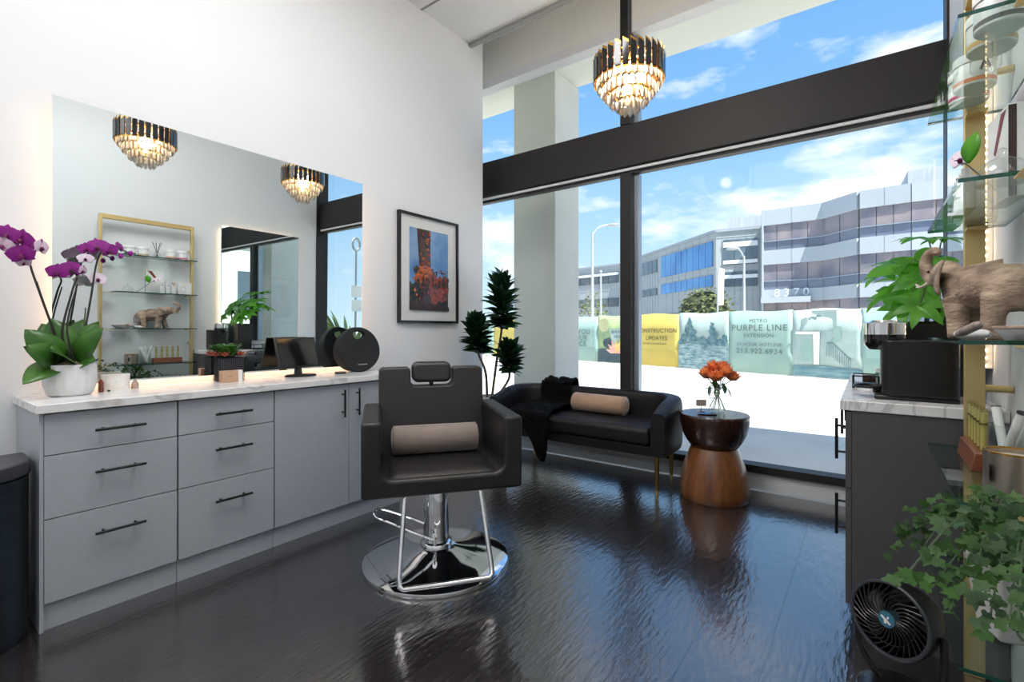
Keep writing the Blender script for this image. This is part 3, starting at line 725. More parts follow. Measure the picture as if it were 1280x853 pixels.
# ================================================================== LEFT SIDE: STATION
CX0, CX1 = WX + .004, -2.63
def bar_handle(parent, c, axis, ln, out, r=.006):
    """bar pull: axis unit vector, out unit vector away from the front"""
    c = V(c); axis = V(axis); out = V(out)
    h = bm = new_bm(); tube(bm, [c + out * .034 - axis * ln / 2, c + out * .034 + axis * ln / 2], r, 10)
    for s in (-.32, .32): tube(bm, [c + axis * ln * s, c + axis * ln * s + out * .034], r * .8, 8)
    return obj('handle', bm, M['black_metal'], parent)
UN = [(.43, .891, 'grey three-drawer cabinet at the near left end, under the orchid'), (.894, 1.352, 'grey three-drawer cabinet, second from the left, under the planter'), (1.355, 2.25, 'grey two-door cabinet behind the salon chair, under the tablet and speaker')]
for k, (y0, y1, lab) in enumerate(UN):
    r = thing('base_cabinet', lab, 'cabinet', (CX1, (y0 + y1) / 2, 0), 0, 'grey cabinets along the mirror wall')
    h = (y1 - y0) / 2; g = .002
    bm = new_bm(); box(bm, (CX0 - CX1, -h, .0), (-.03, h, .868)); obj('body', bm, M['grey_lam'] if k == 0 else M['gap'], r, smooth=0)
    if k == 0:
        bx('end_panel', (CX0 - CX1, -h - .012, 0), (.0, -h, .868), M['grey_lam'], r, smooth=0)
    bx('plinth', (-.03, -h, 0), (-.018, h, .103), M['grey_lam'], r, smooth=0)
    if k < 2:
        for z0, z1, hz in ((.70, .864, .782), (.446, .696, .606), (.109, .442, .348)):
            d = bx('drawer', (-.021, -h + g, z0), (0, h - g, z1), M['grey_lam'], r, bev=.0012)
            bar_handle(d, (0, .01, hz), (0, 1, 0), .176, (1, 0, 0))
    else:
        ys = 1.826 - (y0 + y1) / 2
        for a, b, hy in ((-h + g, ys - g, ys - .05), (ys + g, h - g, ys + .055)):
            d = bx('door', (-.021, a, .109), (0, b, .864), M['grey_lam'], r, bev=.0012)
            bar_handle(d, (0, hy, .748), (0, 0, 1), .17, (1, 0, 0))
top = bx('countertop', (WX + .003, .405, .870), (-2.607, 2.27, .906), M['marble'], None, bev=.003)
tag(top, 'white veined marble countertop running over the left grey cabinets', 'countertop')
CT = .9062

# wall mirror, lit from behind, top leaning out a hair
r = thing('wall_mirror', 'large frameless backlit mirror above the marble countertop', 'mirror', (-3.048, (0.527 + 2.226) / 2, .940))
r.rotation_euler = (0, .0070, 0)
bx('mirror_glass', (-.005, -.85, 0), (0, .85, 1.352), M['mirror'], r, smooth=0)
bx('back_box', (-.04, -.8, .06), (-.006, .8, 1.30), M['trim'], r, smooth=0)
for a, b in (((-.022, -.822, .05), (-.012, -.812, 1.3)), ((-.022, .812, .05), (-.012, .822, 1.3)), ((-.03, -.8, .03), (-.012, .8, .045))):
    bx('led_strip', a, b, M['led'], r, smooth=0)

# framed picture
r = thing('framed_picture', 'black framed photograph of a dark trunk and orange foliage on the left wall', 'picture', (WX + .002, 2.953, 1.262))
W2, H2 = .352, .922
bm = new_bm()
for a, b in (((0, -W2, 0), (.032, W2, .02)), ((0, -W2, H2 - .02), (.032, W2, H2)), ((0, -W2, .02), (.032, -W2 + .02, H2 - .02)), ((0, W2 - .02, .02), (.032, W2, H2 - .02))): box(bm, a, b)
obj('frame', bm, M['black_plastic'], r, bev=.001)
bx('mat_board', (.002, -W2 + .02, .02), (.012, W2 - .02, H2 - .02), M['card'], r, smooth=0)
PM = [mat('print_sky', rgb(92, 144, 200), .5, scale=3, col2=rgb(172, 198, 226)), mat('print_trunk', rgb(40, 30, 30), .5, scale=10, col2=rgb(104, 70, 54), var=.2),
      mat('print_orange', rgb(224, 122, 52), .5, scale=26, col2=rgb(180, 80, 40)), mat('print_red', rgb(188, 68, 44), .5, scale=30, col2=rgb(98, 48, 44)),
      mat('print_green', rgb(56, 64, 52), .5, scale=24, col2=rgb(30, 34, 36)), mat('print_shade', rgb(44, 36, 44), .5, scale=20, col2=rgb(70, 40, 40))]
y0, y1, z0, z1 = -.23, .23, .108, .806; PW, PH = y1 - y0, z1 - z0
bm = new_bm(); X = [.0125]
def pp(poly, mi):
    X[0] += .0001
    bm.faces.new([bm.verts.new((X[0], y0 + a * PW, z0 + b * PH)) for a, b in poly]).material_index = mi
q = random.Random(4)
pp([(0, 0), (1, 0), (1, 1), (0, 1)], 0)
pp([(0, 0), (1, 0), (1, .30)] + [(1 - k/14, .34 + q.uniform(-.06, .12)) for k in range(1, 14)] + [(0, .36)], 4)
pp([(.18, 1), (.52, 1), (.54, .0), (.2, .0), (.25, .5)], 1)
pp(blob(.40, .46, .22, .10, 22, .25, 3), 2); pp(blob(.22, .40, .12, .07, 18, .35, 5), 2)
pp(blob(.66, .27, .34, .17, 34, .28, 8), 3); pp(blob(.92, .3, .08, .16, 20, .3, 2), 3); pp(blob(.5, .36, .2, .1, 22, .3, 9), 3)
pp([(.2, 0), (.56, 0), (.54, .18), (.46, .32), (.36, .37), (.27, .3), (.2, .2)], 5)
for k in range(7): pp(blob(.40 + q.uniform(-.1, .1), .58 + .06*k, .04, .018, 9, .4, k), 2 if k % 2 else 3)
for k in range(90):
    a, b = q.uniform(.12, 1), q.uniform(.12, .52)
    if abs(b - .36) > .24 - .1 * abs(a - .55): continue
    pp([(min(1, max(0, x)), z) for x, z in blob(a, b, q.uniform(.012, .045), q.uniform(.008, .028), 7, .5, k)], q.choice((2, 3, 3, 5, 4, 2) if a < .6 else (3, 3, 4, 5, 3)))
for k in range(16): pp(blob(.36 + q.uniform(-.1, .14), q.uniform(.55, .98), q.uniform(.015, .04), q.uniform(.008, .02), 7, .5, k), q.choice((2, 5, 3)))
for k in range(14):
    a = q.uniform(.02, .98); pp([(a - .018, .3), (a + .018, .3), (a, .42 + q.uniform(0, .1))], 4)
pp([(0, 0), (1, 0), (1, .05), (.5, .09), (0, .1)], 5)
for f in bm.faces: pass
obj('print', bm, PM, r, smooth=0)
bx('glazing', (.0180, -W2 + .02, .02), (.0195, W2 - .02, H2 - .02), glass_mat('picture_glass', (1, 1, 1, 1), 1.25), r, smooth=0)

# ------------------------------------------------------------------ orchid
OX, OY = -2.915, .565
r = thing('potted_orchid', 'purple orchid in a ribbed white pot at the near end of the countertop', 'potted plant', (OX, OY, CT))
bm = new_bm()
rb_ = lambda k, z: 1 + (.028 * (abs(((k % 4) - 2)) - 1) if .02 < z < .135 else 0)
lathe(bm, [(0, 0), (.068, 0), (.080, .008), (.090, .05), (.092, .09), (.090, .13), (.088, .14), (.082, .14), (.081, .12), (0, .118)], 72, ribs=rb_)
obj('pot', bm, M['ceramic'], r, smooth=50)
bm = new_bm(); surf(bm, lambda i, j: V((.082 * j * math.cos(2*PI*i), .082 * j * math.sin(2*PI*i), .128 + .022 * (1 - j*j) + .012 * mnoise.noise(V((9*j*math.cos(2*PI*i), 9*j*math.sin(2*PI*i), 1)))) if j > 0 else V((0, 0, .15))), 30, 8, closed=True)
obj('moss', bm, M['moss'], r)
# leaves given as (base px, tip px, tip X, width, curl): broad strap leaves fanned out, faces towards the room
LEAVES = [((76, 452), (30, 412), -2.90, .092, .55), ((70, 455), (27, 434), -2.84, .085, .9), ((72, 456), (28, 482), -2.80, .075, .5), ((82, 452), (52, 405), -2.96, .10, .5), ((88, 450), (64, 398), -2.93, .10, .45),
          ((92, 452), (124, 402), -2.88, .08, .5), ((96, 452), (131, 410), -2.80, .075, .7), ((90, 450), (104, 400), -2.97, .085, .5), ((98, 456), (121, 452), -2.80, .07, .8), ((84, 454), (60, 440), -2.78, .085, .8)]
for (b, t, tx, w, cu) in LEAVES:
    B = on_x(b[0], b[1], -2.91) - V((OX, OY, CT)); T = on_x(t[0], t[1], tx) - V((OX, OY, CT)); d = T - B
    up = (V((.9, -.35, .55)) - d.normalized() * .2)
    dn = d.normalized(); u2 = (up - dn * up.dot(dn)).normalized()
    bm = new_bm(); leaf(bm, B, dn * math.cos(cu/2) + u2 * math.sin(cu/2), u2 * math.cos(cu/2) - dn * math.sin(cu/2), d.length * (1 + cu*cu/20), w * 1.15, cu, .14, 9, .85, tipw=.012)
    obj('leaf', bm, M['leaf_orchid'], r, solid=.003, smooth=180)
org = V((OX, OY, CT))
def opx(u, v, X=-2.9): return on_x(u, v, X) - org
def flower(parent, c, face, s, m=None, roll=0.0):
    m = m or M['purple']; f = V(face).normalized(); up = V((0, 0, 1)); sd = f.cross(up).normalized(); up = sd.cross(f)
    bm = new_bm()
    for k, (ang, L_, W_) in enumerate(((90, .52, .34), (215, .52, .34), (325, .52, .34), (12, .58, .66), (168, .58, .66))):
        a = math.radians(ang) + roll; d = sd * math.cos(a) + up * math.sin(a)
        leaf(bm, V(c) + f * (.004 if k > 2 else 0), d + f * .25, f, s * L_, s * W_, .55, -.1, 5, .75, tipw=.003)
    fl = obj('flower', bm, m, parent, smooth=180)
    bm = new_bm(); ball(bm, V(c) + f * s * .12 - up * s * .1, (s*.1, s*.1, s*.13), 8)
    leaf(bm, V(c) + f * s * .1 - up * s * .08, f - up * .6, up, s * .3, s * .24, -.6, .3, 4)
    obj('lip', bm, M['lip'], fl)
st = [[(.0, -.01, .12), opx(62, 400), opx(42, 345), opx(36, 328), opx(20, 305), opx(2, 286)],
      [(.01, .02, .12), opx(78, 420), opx(90, 365), opx(96, 345), opx(82, 336), opx(68, 338)],
      [(.02, .04, .12), opx(104, 430), opx(114, 370), opx(122, 325), opx(136, 308), opx(163, 317)],
      [(.02, .02, .12), opx(84, 410), opx(97, 355)]]
for p in st:
    bm = new_bm(); s_ = spline(p, 8); tube(bm, s_, [.0052 - .0026 * i / len(s_) for i in range(len(s_))], 8); obj('stem', bm, M['stem'], r)
for a, b in (((0.0, -.02, .12), opx(46, 352)), ((.025, .03, .12), opx(107, 385))):
    bm = new_bm(); tube(bm, [a, b], .0028, 6); obj('stake', bm, M['green_stem'], r)
q = random.Random(5)
for u, v, s, fc in ((8, 293, .085, (1, -.4, -.1)), (27, 299, .09, (.9, -.7, -.2)), (2, 306, .075, (1, .1, -.3)), (34, 306, .075, (.7, .6, .1)), (50, 309, .075, (.8, .8, -.1)), (27, 318, .09, (1, -.3, -.2)), (30, 328, .05, (1, -.3, -.6)),
                    (72, 340, .075, (1, -.3, -.1)), (88, 337, .085, (1, -.4, 0)), (102, 338, .055, (.6, .7, -.2)), (108, 311, .06, (.9, -.6, 0)), (122, 309, .085, (1, -.2, .1)), (136, 313, .075, (1, .3, -.1)), (148, 309, .055, (.8, .8, .2))):
    p = opx(u, v, -2.9 + q.uniform(-.02, .03)); flower(r, p, fc, s, roll=q.uniform(-.3, .3))
flower(r, opx(121, 349, -2.93), (1, .3, .2), .075, M['orchid_white']); flower(r, opx(107, 324, -2.95), (1, -.3, .3), .06, M['orchid_white'])
bm = new_bm(); ball(bm, opx(163, 317), (.011, .011, .014), 8); obj('bud', bm, M['purple'], r)
bm = new_bm(); ball(bm, opx(151, 320), (.011, .011, .014), 8); obj('bud', bm, M['purple'], r)

# ------------------------------------------------------------------ small things on the countertop
def at_z(u, v, z=CT):
    return at_depth(u, FPX * (CAM_H - z) / (v - HOR), z)
def faceted(bm, c, r, h, tip, n=6):
    lathe(bm, [(0, 0), (r, 0), (r * .96, h), (r * .25, h + tip * .8), (0, h + tip)], n, c)
p = at_z(126, 490.5); bm = new_bm(); faceted(bm, (0, 0, 0), .0115, .048, .014); o = obj('crystal_point', bm, M['amber'], None, smooth=0); o.location = p
tag(o, 'small red brown crystal point standing next to the orchid pot', 'crystal', 'crystals on the countertop')
p = on_x(169, 488, -2.985); p.z = CT; bm = new_bm(); faceted(bm, (0, 0, 0), .0165, .024, .026, 7); o = obj('crystal_point', bm, M['quartz'], None, smooth=0); o.location = p
tag(o, 'smoky clear crystal point right of the white stone candle holder', 'crystal', 'crystals on the countertop')
bm = new_bm(); ball(bm, (0, 0, .005), (.010, .007, .005), 8); o = obj('pebble', bm, M['black_gloss'], None); p = at_z(136, 490); o.location = (p.x, p.y, CT)
tag(o, 'tiny dark pebble in front of the white stone candle holder', 'stone')
r = thing('candle_holder', 'chunky white stone candle holder with uneven sides', 'candle holder', (-2.975, .742, CT))
bm = new_bm(); surf(bm, lambda i, j: V(((.038 + .006 * mnoise.noise(V((2*math.cos(2*PI*i), 2*math.sin(2*PI*i), 3*j)))) * math.cos(2*PI*i), (.06 + .01 * mnoise.noise(V((2*math.cos(2*PI*i), 2*math.sin(2*PI*i), 3*j + 5)))) * math.sin(2*PI*i), .078 * j)), 16, 4, closed=True)
bm.verts.ensure_lookup_table(); t = [v for v in bm.verts if v.co.z > .077]; bot = [v for v in bm.verts if v.co.z < .001]
ctr = bm.verts.new((0, 0, .07)); rim = [bm.verts.new((v.co.x * .55, v.co.y * .55, .078)) for v in t]; inn = [bm.verts.new((v.co.x * .5, v.co.y * .5, .06)) for v in t]
ring_faces(bm, t, rim); ring_faces(bm, rim, inn); bm.faces.new(inn); bm.faces.new(bot[::-1]); bm.verts.remove(ctr)
obj('stone_block', bm, M['stone_white'], r, smooth=30)
bm = new_bm(); lathe(bm, [(0, .0601), (.016, .0601), (.016, .070), (0, .071)], 14); obj('candle', bm, M['card'], r)
# speaker
SX, SY = -2.93, 2.10
r = thing('round_speaker', 'round black cloth speaker with a cut-out handle at the far end of the countertop', 'speaker', (SX, SY, CT), -.12)
R0 = .158
bm = new_bm()
n = 48; outer = [(R0 * math.cos(2*PI*k/n), R0 * math.sin(2*PI*k/n)) for k in range(n)]
hole = [(.048 * math.cos(2*PI*k/n) * 1.0, .112 + .026 * math.sin(2*PI*k/n) - .012 * (abs(math.cos(2*PI*k/n)) ** 2) * (-1)) for k in range(n)]
hole = [(.047 * math.cos(2*PI*k/n), .104 + (.032 if math.sin(2*PI*k/n) > 0 else .034) * math.sin(2*PI*k/n)) for k in range(n)]
def thin(x, b): return x * (1 - .72 * max(0, min(1, (b + .06) / .2)))
prof = ((-.052, .80), (-.062, .93), (-.05, 1.0), (.05, 1.0), (.060, .955), (.063, .93))
rings = []
for x, s in prof:
    rings.append([bm.verts.new((thin(x, b * s), a * s, R0 * .995 + b * s)) for a, b in outer])
for a, b in zip(rings, rings[1:]): ring_faces(bm, a, b)
hr = []
for x in (prof[-1][0], prof[0][0]): hr.append([bm.verts.new((thin(x, b), a, R0 * .995 + b)) for a, b in hole])
ring_faces(bm, rings[-1], hr[0]); ring_faces(bm, hr[0], hr[1]); ring_faces(bm, hr[1], rings[0])
obj('body', bm, M['speaker'], r, smooth=40)
bm = new_bm(); tube(bm, [(0, 0.152 * math.cos(2*PI*k/40), R0*.995 + .152 * math.sin(2*PI*k/40)) for k in range(40)], .055, 8, closed=True, flat=.12); bm.free()
text('brand_lettering', 'harman/kardon', .0115, M['white_ink'], r, (.0645, .01, .055), rot=(PI/2, 0, PI/2), ext=.0004)
bm = new_bm(); lathe(bm, [(0, 0), (.036, 0), (.038, .006), (.034, .013), (0, .015)], 24); o = obj('remote_puck', bm, M['black_plastic'], None); o.location = (-2.868, 1.925, CT)
tag(o, 'flat round black puck lying in front of the speaker', 'puck')
# tablet
r = thing('tablet_stand', 'black tablet screen on a swivelling stand on the countertop', 'tablet', (-2.925, 1.675, CT))
bm = new_bm(); lathe(bm, [(0, 0), (.098, 0), (.1, .006), (.09, .012), (0, .014)], 32, M=Matrix.Diagonal((.75, 1, 1, 1))); obj('base', bm, M['black_plastic'], r)
bm = new_bm(); tube(bm, [(-.03, 0, .012), (-.032, 0, .05)], [.026, .022], 14); tube(bm, [(-.05, 0, .06), (-.01, 0, .075)], [.018, .022], 12); obj('neck', bm, M['black_plastic'], r)
def tl(x, y, z):
    a = math.radians(20); return V((x * math.cos(a) - z * math.sin(a) - .005, y, z * math.cos(a) + x * math.sin(a) + .055))
bm = new_bm(); vs = box(bm, (-.012, -.137, 0), (.004, .137, .205)); [setattr(v, 'co', tl(*v.co)) for v in bm.verts]
s = obj('tablet', bm, M['black_plastic'], r, bev=.004)
bm = new_bm(); box(bm, (.0042, -.126, .012), (.0056, .126, .193)); [setattr(v, 'co', tl(*v.co)) for v in bm.verts]; obj('screen', bm, M['screen'], s, smooth=0)
bm = new_bm(); box(bm, (-.03, -.05, .19), (-.012, .06, .214)); [setattr(v, 'co', tl(*v.co)) for v in bm.verts]; obj('clamp', bm, M['black_plastic'], r, bev=.006)
# planter with mixed succulents
r = thing('mesh_planter', 'square black wire planter with green and coppery leaves on the countertop', 'planter', (-2.990, 1.272, CT))
bm = new_bm()
for k in range(13):
    z = .005 + k * .0108; tube(bm, [(-.045, -.065, z), (.045, -.065, z), (.045, .065, z), (-.045, .065, z)], .0016, 5, closed=True)
for k in range(12):
    y = -.065 + .13 * k / 11
    for x in (-.045, .045): tube(bm, [(x, y, 0), (x, y, .138)], .0015, 5)
for k in range(1, 7):
    x = -.045 + .09 * k / 7
    for y in (-.065, .065): tube(bm, [(x, y, 0), (x, y, .138)], .0015, 5)
obj('wire_grid', bm, M['black_metal'], r, smooth=60)
bx('liner', (-.042, -.062, .002), (.042, .062, .13), mat('planter_liner', rgb(104, 106, 116), .8, var=.2), r, smooth=0)
bx('soil', (-.040, -.060, .13), (.040, .060, .133), M['soil'], r, smooth=0)
q = random.Random(11)
bm = new_bm()
for i in range(120):
    a = q.uniform(0, 2*PI); rad = q.uniform(0, 1); b = (.03 * rad * math.cos(a), .05 * rad * math.sin(a), .14 + .05 * q.random())
    leaf(bm, b, (math.cos(a), math.sin(a), q.uniform(.2, 1.6)), (0, 0, 1), q.uniform(.025, .05), .02, .7, .2, 3)
obj('green_foliage', bm, M['leaf_mix'], r)
for (cx, cy) in ((.03, -.035), (.032, .05), (-.02, -.062), (0, .064)):
    bm = new_bm()
    for i in range(12):
        a = 2*PI*i/12 + .2; leaf(bm, (cx, cy, .142), (math.cos(a), math.sin(a), .5 + .7*(i % 2)), (0, 0, 1), .046, .02, .5, .2, 3)
    obj('coppery_rosette', bm, M['leaf_red'], r)
# business cards
r = thing('card_holder', 'small kraft card box in front of the black wire planter', 'box', (-2.905, 1.240, CT))
bx('kraft_box', (-.022, -.047, 0), (.016, .040, .066), M['kraft'], r, bev=.001)
text('lettering', 'HAIR', .014, M['taupe'], r, (.0165, -.004, .034), rot=(PI/2, 0, PI/2), ext=.0002)
bx('white_cards', (-.022, .0405, 0), (.014, .064, .066), M['card'], r, bev=.001)

# ------------------------------------------------------------------ trash bin
r = thing('trash_bin', 'dark steel half-round trash bin on the floor left of the cabinets', 'bin', (-2.72, .235, 0))
def half(s, n=24, back=-.13):
    return [(back, -.17 * s)] + [(.17 * s * math.cos(a), .17 * s * math.sin(a)) for a in [(-PI/2 + PI*k/n) for k in range(n + 1)]] + [(back, .17 * s)]
bm = new_bm(); prism(bm, half(.97), lambda a, b, t: V((a, b, .02 + t)), .61); obj('body', bm, M['steel'] if False else mat('dark_steel', rgb(66, 72, 78), .35, .85, var=.15, scale=3, stretch=(1, 1, 14)), r, smooth=30)
bm = new_bm(); prism(bm, half(.95), lambda a, b, t: V((a, b, t)), .02); obj('foot_ring', bm, M['black_plastic'], r, smooth=30)
bm = new_bm(); prism(bm, half(1.0), lambda a, b, t: V((a, b, .635 + t)), .055); obj('lid', bm, mat('lid_steel', rgb(84, 84, 88), .4, .6, var=.1), r, smooth=30, bev=.006)

# ================================================================== CHANDELIERS
def chandelier(loc, label):
    r = thing('chandelier', label, 'chandelier', loc, 0, 'chandeliers')
    ZC = CZ - loc[2]
    bm = new_bm(); tube(bm, [(0, 0, .10), (0, 0, ZC - .02)], .0075, 8); tube(bm, [(.016, 0, .12), (.016, 0, ZC - .02)], .003, 6); obj('rod', bm, M['black_metal'], r)
    bm = new_bm(); lathe(bm, [(0, 0), (.05, 0), (.06, -.012), (.06, -.02), (0, -.02)][::-1], 24, (0, 0, ZC)); obj('ceiling_plate', bm, M['black_metal'], r)
    for rr, z in ((.203, .05), (.190, -.02), (.155, -.07), (.115, -.12), (.065, -.165)):
        bm = new_bm(); tube(bm, [(rr * math.cos(2*PI*k/40), rr * math.sin(2*PI*k/40), z) for k in range(40)], .0055, 6, closed=True); obj('ring', bm, M['gold'], r)
    bm = new_bm()
    for k in range(6):
        a = 2*PI*k/6; tube(bm, [(0, 0, .1), (.2*math.cos(a), .2*math.sin(a), .06)], .004, 6)
        tube(bm, [(.2*math.cos(a), .2*math.sin(a), .06), (.19*math.cos(a), .19*math.sin(a), -.02), (.065*math.cos(a), .065*math.sin(a), -.165)], .003, 6)
    obj('spokes', bm, M['gold'], r)
    n = 30; sm = None
    for k in range(n):
        a = 2*PI*k/n
        if sm is None:
            bm = new_bm()
            q = [(-.0165, -.050), (.0165, -.050), (.0165, .070), (-.0165, .094)]
            prism(bm, q, lambda x, z, t: V((.005 + t, x, z)), .005, 0)
            prism(bm, [(x * 1.02, z + (.018 if z > 0 else -.012)) for x, z in q], lambda x, z, t: V((t, x, z)), .004, 1)
            s = obj('slat', bm, [M['black_gloss'], M['gold']], r, smooth=0); sm = s.data
        else:
            s = bpy.data.objects.new('slat', sm); COL.objects.link(s); s.parent = r
        s.location = (.207 * math.cos(a), .207 * math.sin(a), 0); s.rotation_euler = (0, 0, a)
    cm = None
    for rr, z, n in ((.19, -.025, 34), (.155, -.075, 27), (.115, -.125, 20), (.063, -.17, 12)):
        for k in range(n):
            a = 2*PI*(k + .5)/n
            if cm is None:
                bm = new_bm(); lathe(bm, [(0, 0), (.008, -.006), (.0145, -.02), (.0135, -.06), (0, -.078)], 6, M=Matrix.Diagonal((.6, 1.15, 1, 1)))
                s = obj('crystal_drop', bm, M['crystal'], r, smooth=0); cm = s.data
            else:
                s = bpy.data.objects.new('crystal_drop', cm); COL.objects.link(s); s.parent = r
            s.location = (rr * math.cos(a), rr * math.sin(a), z); s.rotation_euler = (0, 0, a)
    for k in range(7):
        a = 2*PI*k/6; rr = .10 if k < 6 else 0; bz = .0 if k < 6 else -.09
        bm = new_bm(); lathe(bm, [(0, -.035), (.010, -.028), (.013, -.01), (.009, .012), (.003, .03), (0, .033)], 12); b = obj('bulb', bm, M['bulb'], r); b.location = (rr*math.cos(a), rr*math.sin(a), bz)
        bm = new_bm(); tube(bm, [(0, 0, -.06), (0, 0, -.036)], .008, 8); obj('socket', bm, M['gold'], b)
    return r
chandelier((-1.193, 2.819, 2.785), 'black and gold crystal chandelier hanging before the window, nearest the glass')
chandelier((-1.193, 1.423, 2.785), 'black and gold crystal chandelier farther from the window, seen at left in the wall mirror')
for y in (2.819, 1.423):
    li = bpy.data.lights.new('chandelier_glow', 'POINT'); li.energy = 16; li.color = (1, .82, .62); li.shadow_soft_size = .05
    lo = bpy.data.objects.new('chandelier_glow', li); COL.objects.link(lo); lo.location = (-1.193, y, 2.75)
# ================================================================== SALON CHAIR  (front towards local -y)
BX, BY = -1.818, 1.789
r = thing('salon_chair', 'black padded salon chair on a round chrome base', 'chair', (BX, BY, 0), math.atan2(.79, .615))
bm = new_bm(); lathe(bm, [(0, 0), (.372, 0), (.376, .008), (.372, .02), (.355, .026), (.30, .036), (.20, .055), (.11, .074), (.085, .084), (0, .086)], 72); obj('base_disc', bm, M['chrome'], r, smooth=50)
bm = new_bm(); lathe(bm, [(0, .08), (.082, .08), (.082, .10), (.076, .108), (.068, .112), (.062, .25), (.062, .40), (.058, .41), (.058, .45), (0, .45)], 40); obj('hydraulic_column', bm, M['chrome'], r, smooth=40)
bx('seat_bracket', (-.13, -.18, .44), (.13, .14, .468), M['black_metal'], r, bev=.004)
# pump lever: bent chrome wire to the side of the column
bm = new_bm(); tube(bm, spline([(-.01, -.085, .14), (-.10, -.085, .18), (-.24, -.06, .245), (-.30, -.035, .265), (-.31, .0, .285), (-.27, .02, .285), (-.15, .02, .235), (-.055, .015, .19)], 6), .0065, 8); obj('pump_lever', bm, M['chrome'], r)
bm = new_bm(); tube(bm, [(-.02, -.062, .17), (-.02, -.09, .165)], .014, 10); tube(bm, [(-.02, -.085, .165), (-.02, -.10, .12)], .006, 8); obj('lever_pivot', bm, M['chrome'], r)
# foot rest
bm = new_bm(); tube(bm, [(-.175, -.27, .46), (-.177, -.285, .42), (-.205, -.385, .13), (-.205, -.405, .095), (-.19, -.412, .085), (0, -.415, .085), (.19, -.412, .085), (.205, -.405, .095), (.205, -.385, .13), (.177, -.285, .42), (.175, -.27, .46)], .0115, 10); obj('foot_rest', bm, M['chrome'], r)
# the U-shaped shell: arms and front apron in one
ATOP = .795
FWD, HW, AT = -.345, .366, .088
bm = new_bm()
outer = [(-HW, ATOP), (-HW, .455), (HW, .455), (HW, ATOP), (HW - AT, ATOP)]
def arc(cx, cz, rad, a0, a1, n=6): return [(cx + rad * math.cos(a0 + (a1 - a0) * k / n), cz + rad * math.sin(a0 + (a1 - a0) * k / n)) for k in range(n + 1)]
rc = .05; zi = .535
poly = outer + arc(HW - AT - rc, zi + rc, rc, 0, -PI/2) + arc(-HW + AT + rc, zi + rc, rc, -PI/2, -PI) + [(-HW + AT, ATOP)]
bm = new_bm(); prism(bm, poly, lambda x, z, t: V((x, FWD + t, z)), .60); obj('arm_shell', bm, M['leather'], r, smooth=35, bev=.016, seg=3)
bm = new_bm()
def pad(i, j):
    x = -.268 + .536 * i; y = FWD + .012 + .52 * j
    e = min(1, min(i, 1 - i) * 9) ; f = min(1, min(j, 1 - j) * 9)
    return V((x, y, (.522) + .03 * math.sin(e * PI/2) * math.sin(f * PI/2)))
g = surf(bm, pad, 22, 22); obj('seat_pad', bm, M['leather'], r, smooth=180)
# backrest with a notch for the head pad
def backpt(x, z, t):
    a = math.radians(11); yy = .13 + t; zz = z - .50
    return V((x, yy * math.cos(a) + zz * math.sin(a), .50 + zz * math.cos(a) - yy * math.sin(a) * .0))
NW = .118
poly = [(-.290, .50), (.290, .50)] + arc(.290 - .025, 1.0 - .025, .025, 0, PI/2, 4) + [(NW + .012, 1.0), (NW, .985), (NW, .915), (NW - .02, .895), (-NW + .02, .895), (-NW, .915), (-NW, .985), (-NW - .012, 1.0)] + arc(-.290 + .025, 1.0 - .025, .025, PI/2, PI, 4)
bm = new_bm(); prism(bm, poly, backpt, .10); obj('backrest', bm, M['leather'], r, smooth=35, bev=.014, seg=3)
bm = new_bm(); prism(bm, arc(.075, .99, .035, 0, PI/2, 5) + arc(-.075, .99, .035, PI/2, PI, 5) + arc(-.075, .945, .035, PI, 1.5*PI, 5) + arc(.075, .945, .035, 1.5*PI, 2*PI, 5), lambda x, z, t: backpt(x, z + .005, t - .012), .095)
hp = obj('head_pad', bm, M['leather'], r, smooth=35, bev=.018, seg=3)
bm = new_bm(); tube(bm, [backpt(0, .86, .05), backpt(0, .95, .04)], .012, 8); obj('head_pad_post', bm, M['black_metal'], hp)
def bolster(name, label, loc, rz, ln, rad, m, sag=0):
    r = thing(name, label, 'cushion', loc, rz)
    bm = new_bm()
    prof = [(0, -ln/2 + .004), (rad * .55, -ln/2), (rad * .88, -ln/2 + .006), (rad, -ln/2 + .024), (rad * 1.0, 0), (rad, ln/2 - .024), (rad * .88, ln/2 - .006), (rad * .55, ln/2), (0, ln/2 - .004)]
    lathe(bm, prof, 32, M=Matrix.Translation((0, 0, rad)) @ Matrix.Rotation(PI/2, 4, 'Y')); obj('cover', bm, m, r, smooth=60)
    for s in (-1, 1):
        bm = new_bm(); tube(bm, [(s * (ln/2 - .014), rad * .985 * math.cos(2*PI*k/28), rad + rad * .985 * math.sin(2*PI*k/28)) for k in range(28)], .003, 6, closed=True); obj('piping', bm, m, r)
    return r
ch = r
cr_, sr_ = math.cos(ch.rotation_euler.z), math.sin(ch.rotation_euler.z)
def chair_w(x, y, z): return (BX + x * cr_ - y * sr_, BY + x * sr_ + y * cr_, z)
bolster('bolster_cushion', 'taupe velvet bolster cushion lying on the salon chair seat', chair_w(0, .045, .553), ch.rotation_euler.z, .455, .074, M['taupe'])

# ================================================================== SOFA
S0, S1, SF, SB = -2.765, -1.143, 3.355, 3.985
r = thing('sofa', 'small charcoal sofa with curved back and arms under the window', 'sofa', ((S0 + S1) / 2, (SF + SB) / 2, 0))
L2, D2 = (S1 - S0) / 2, (SB - SF) / 2
bm = new_bm()
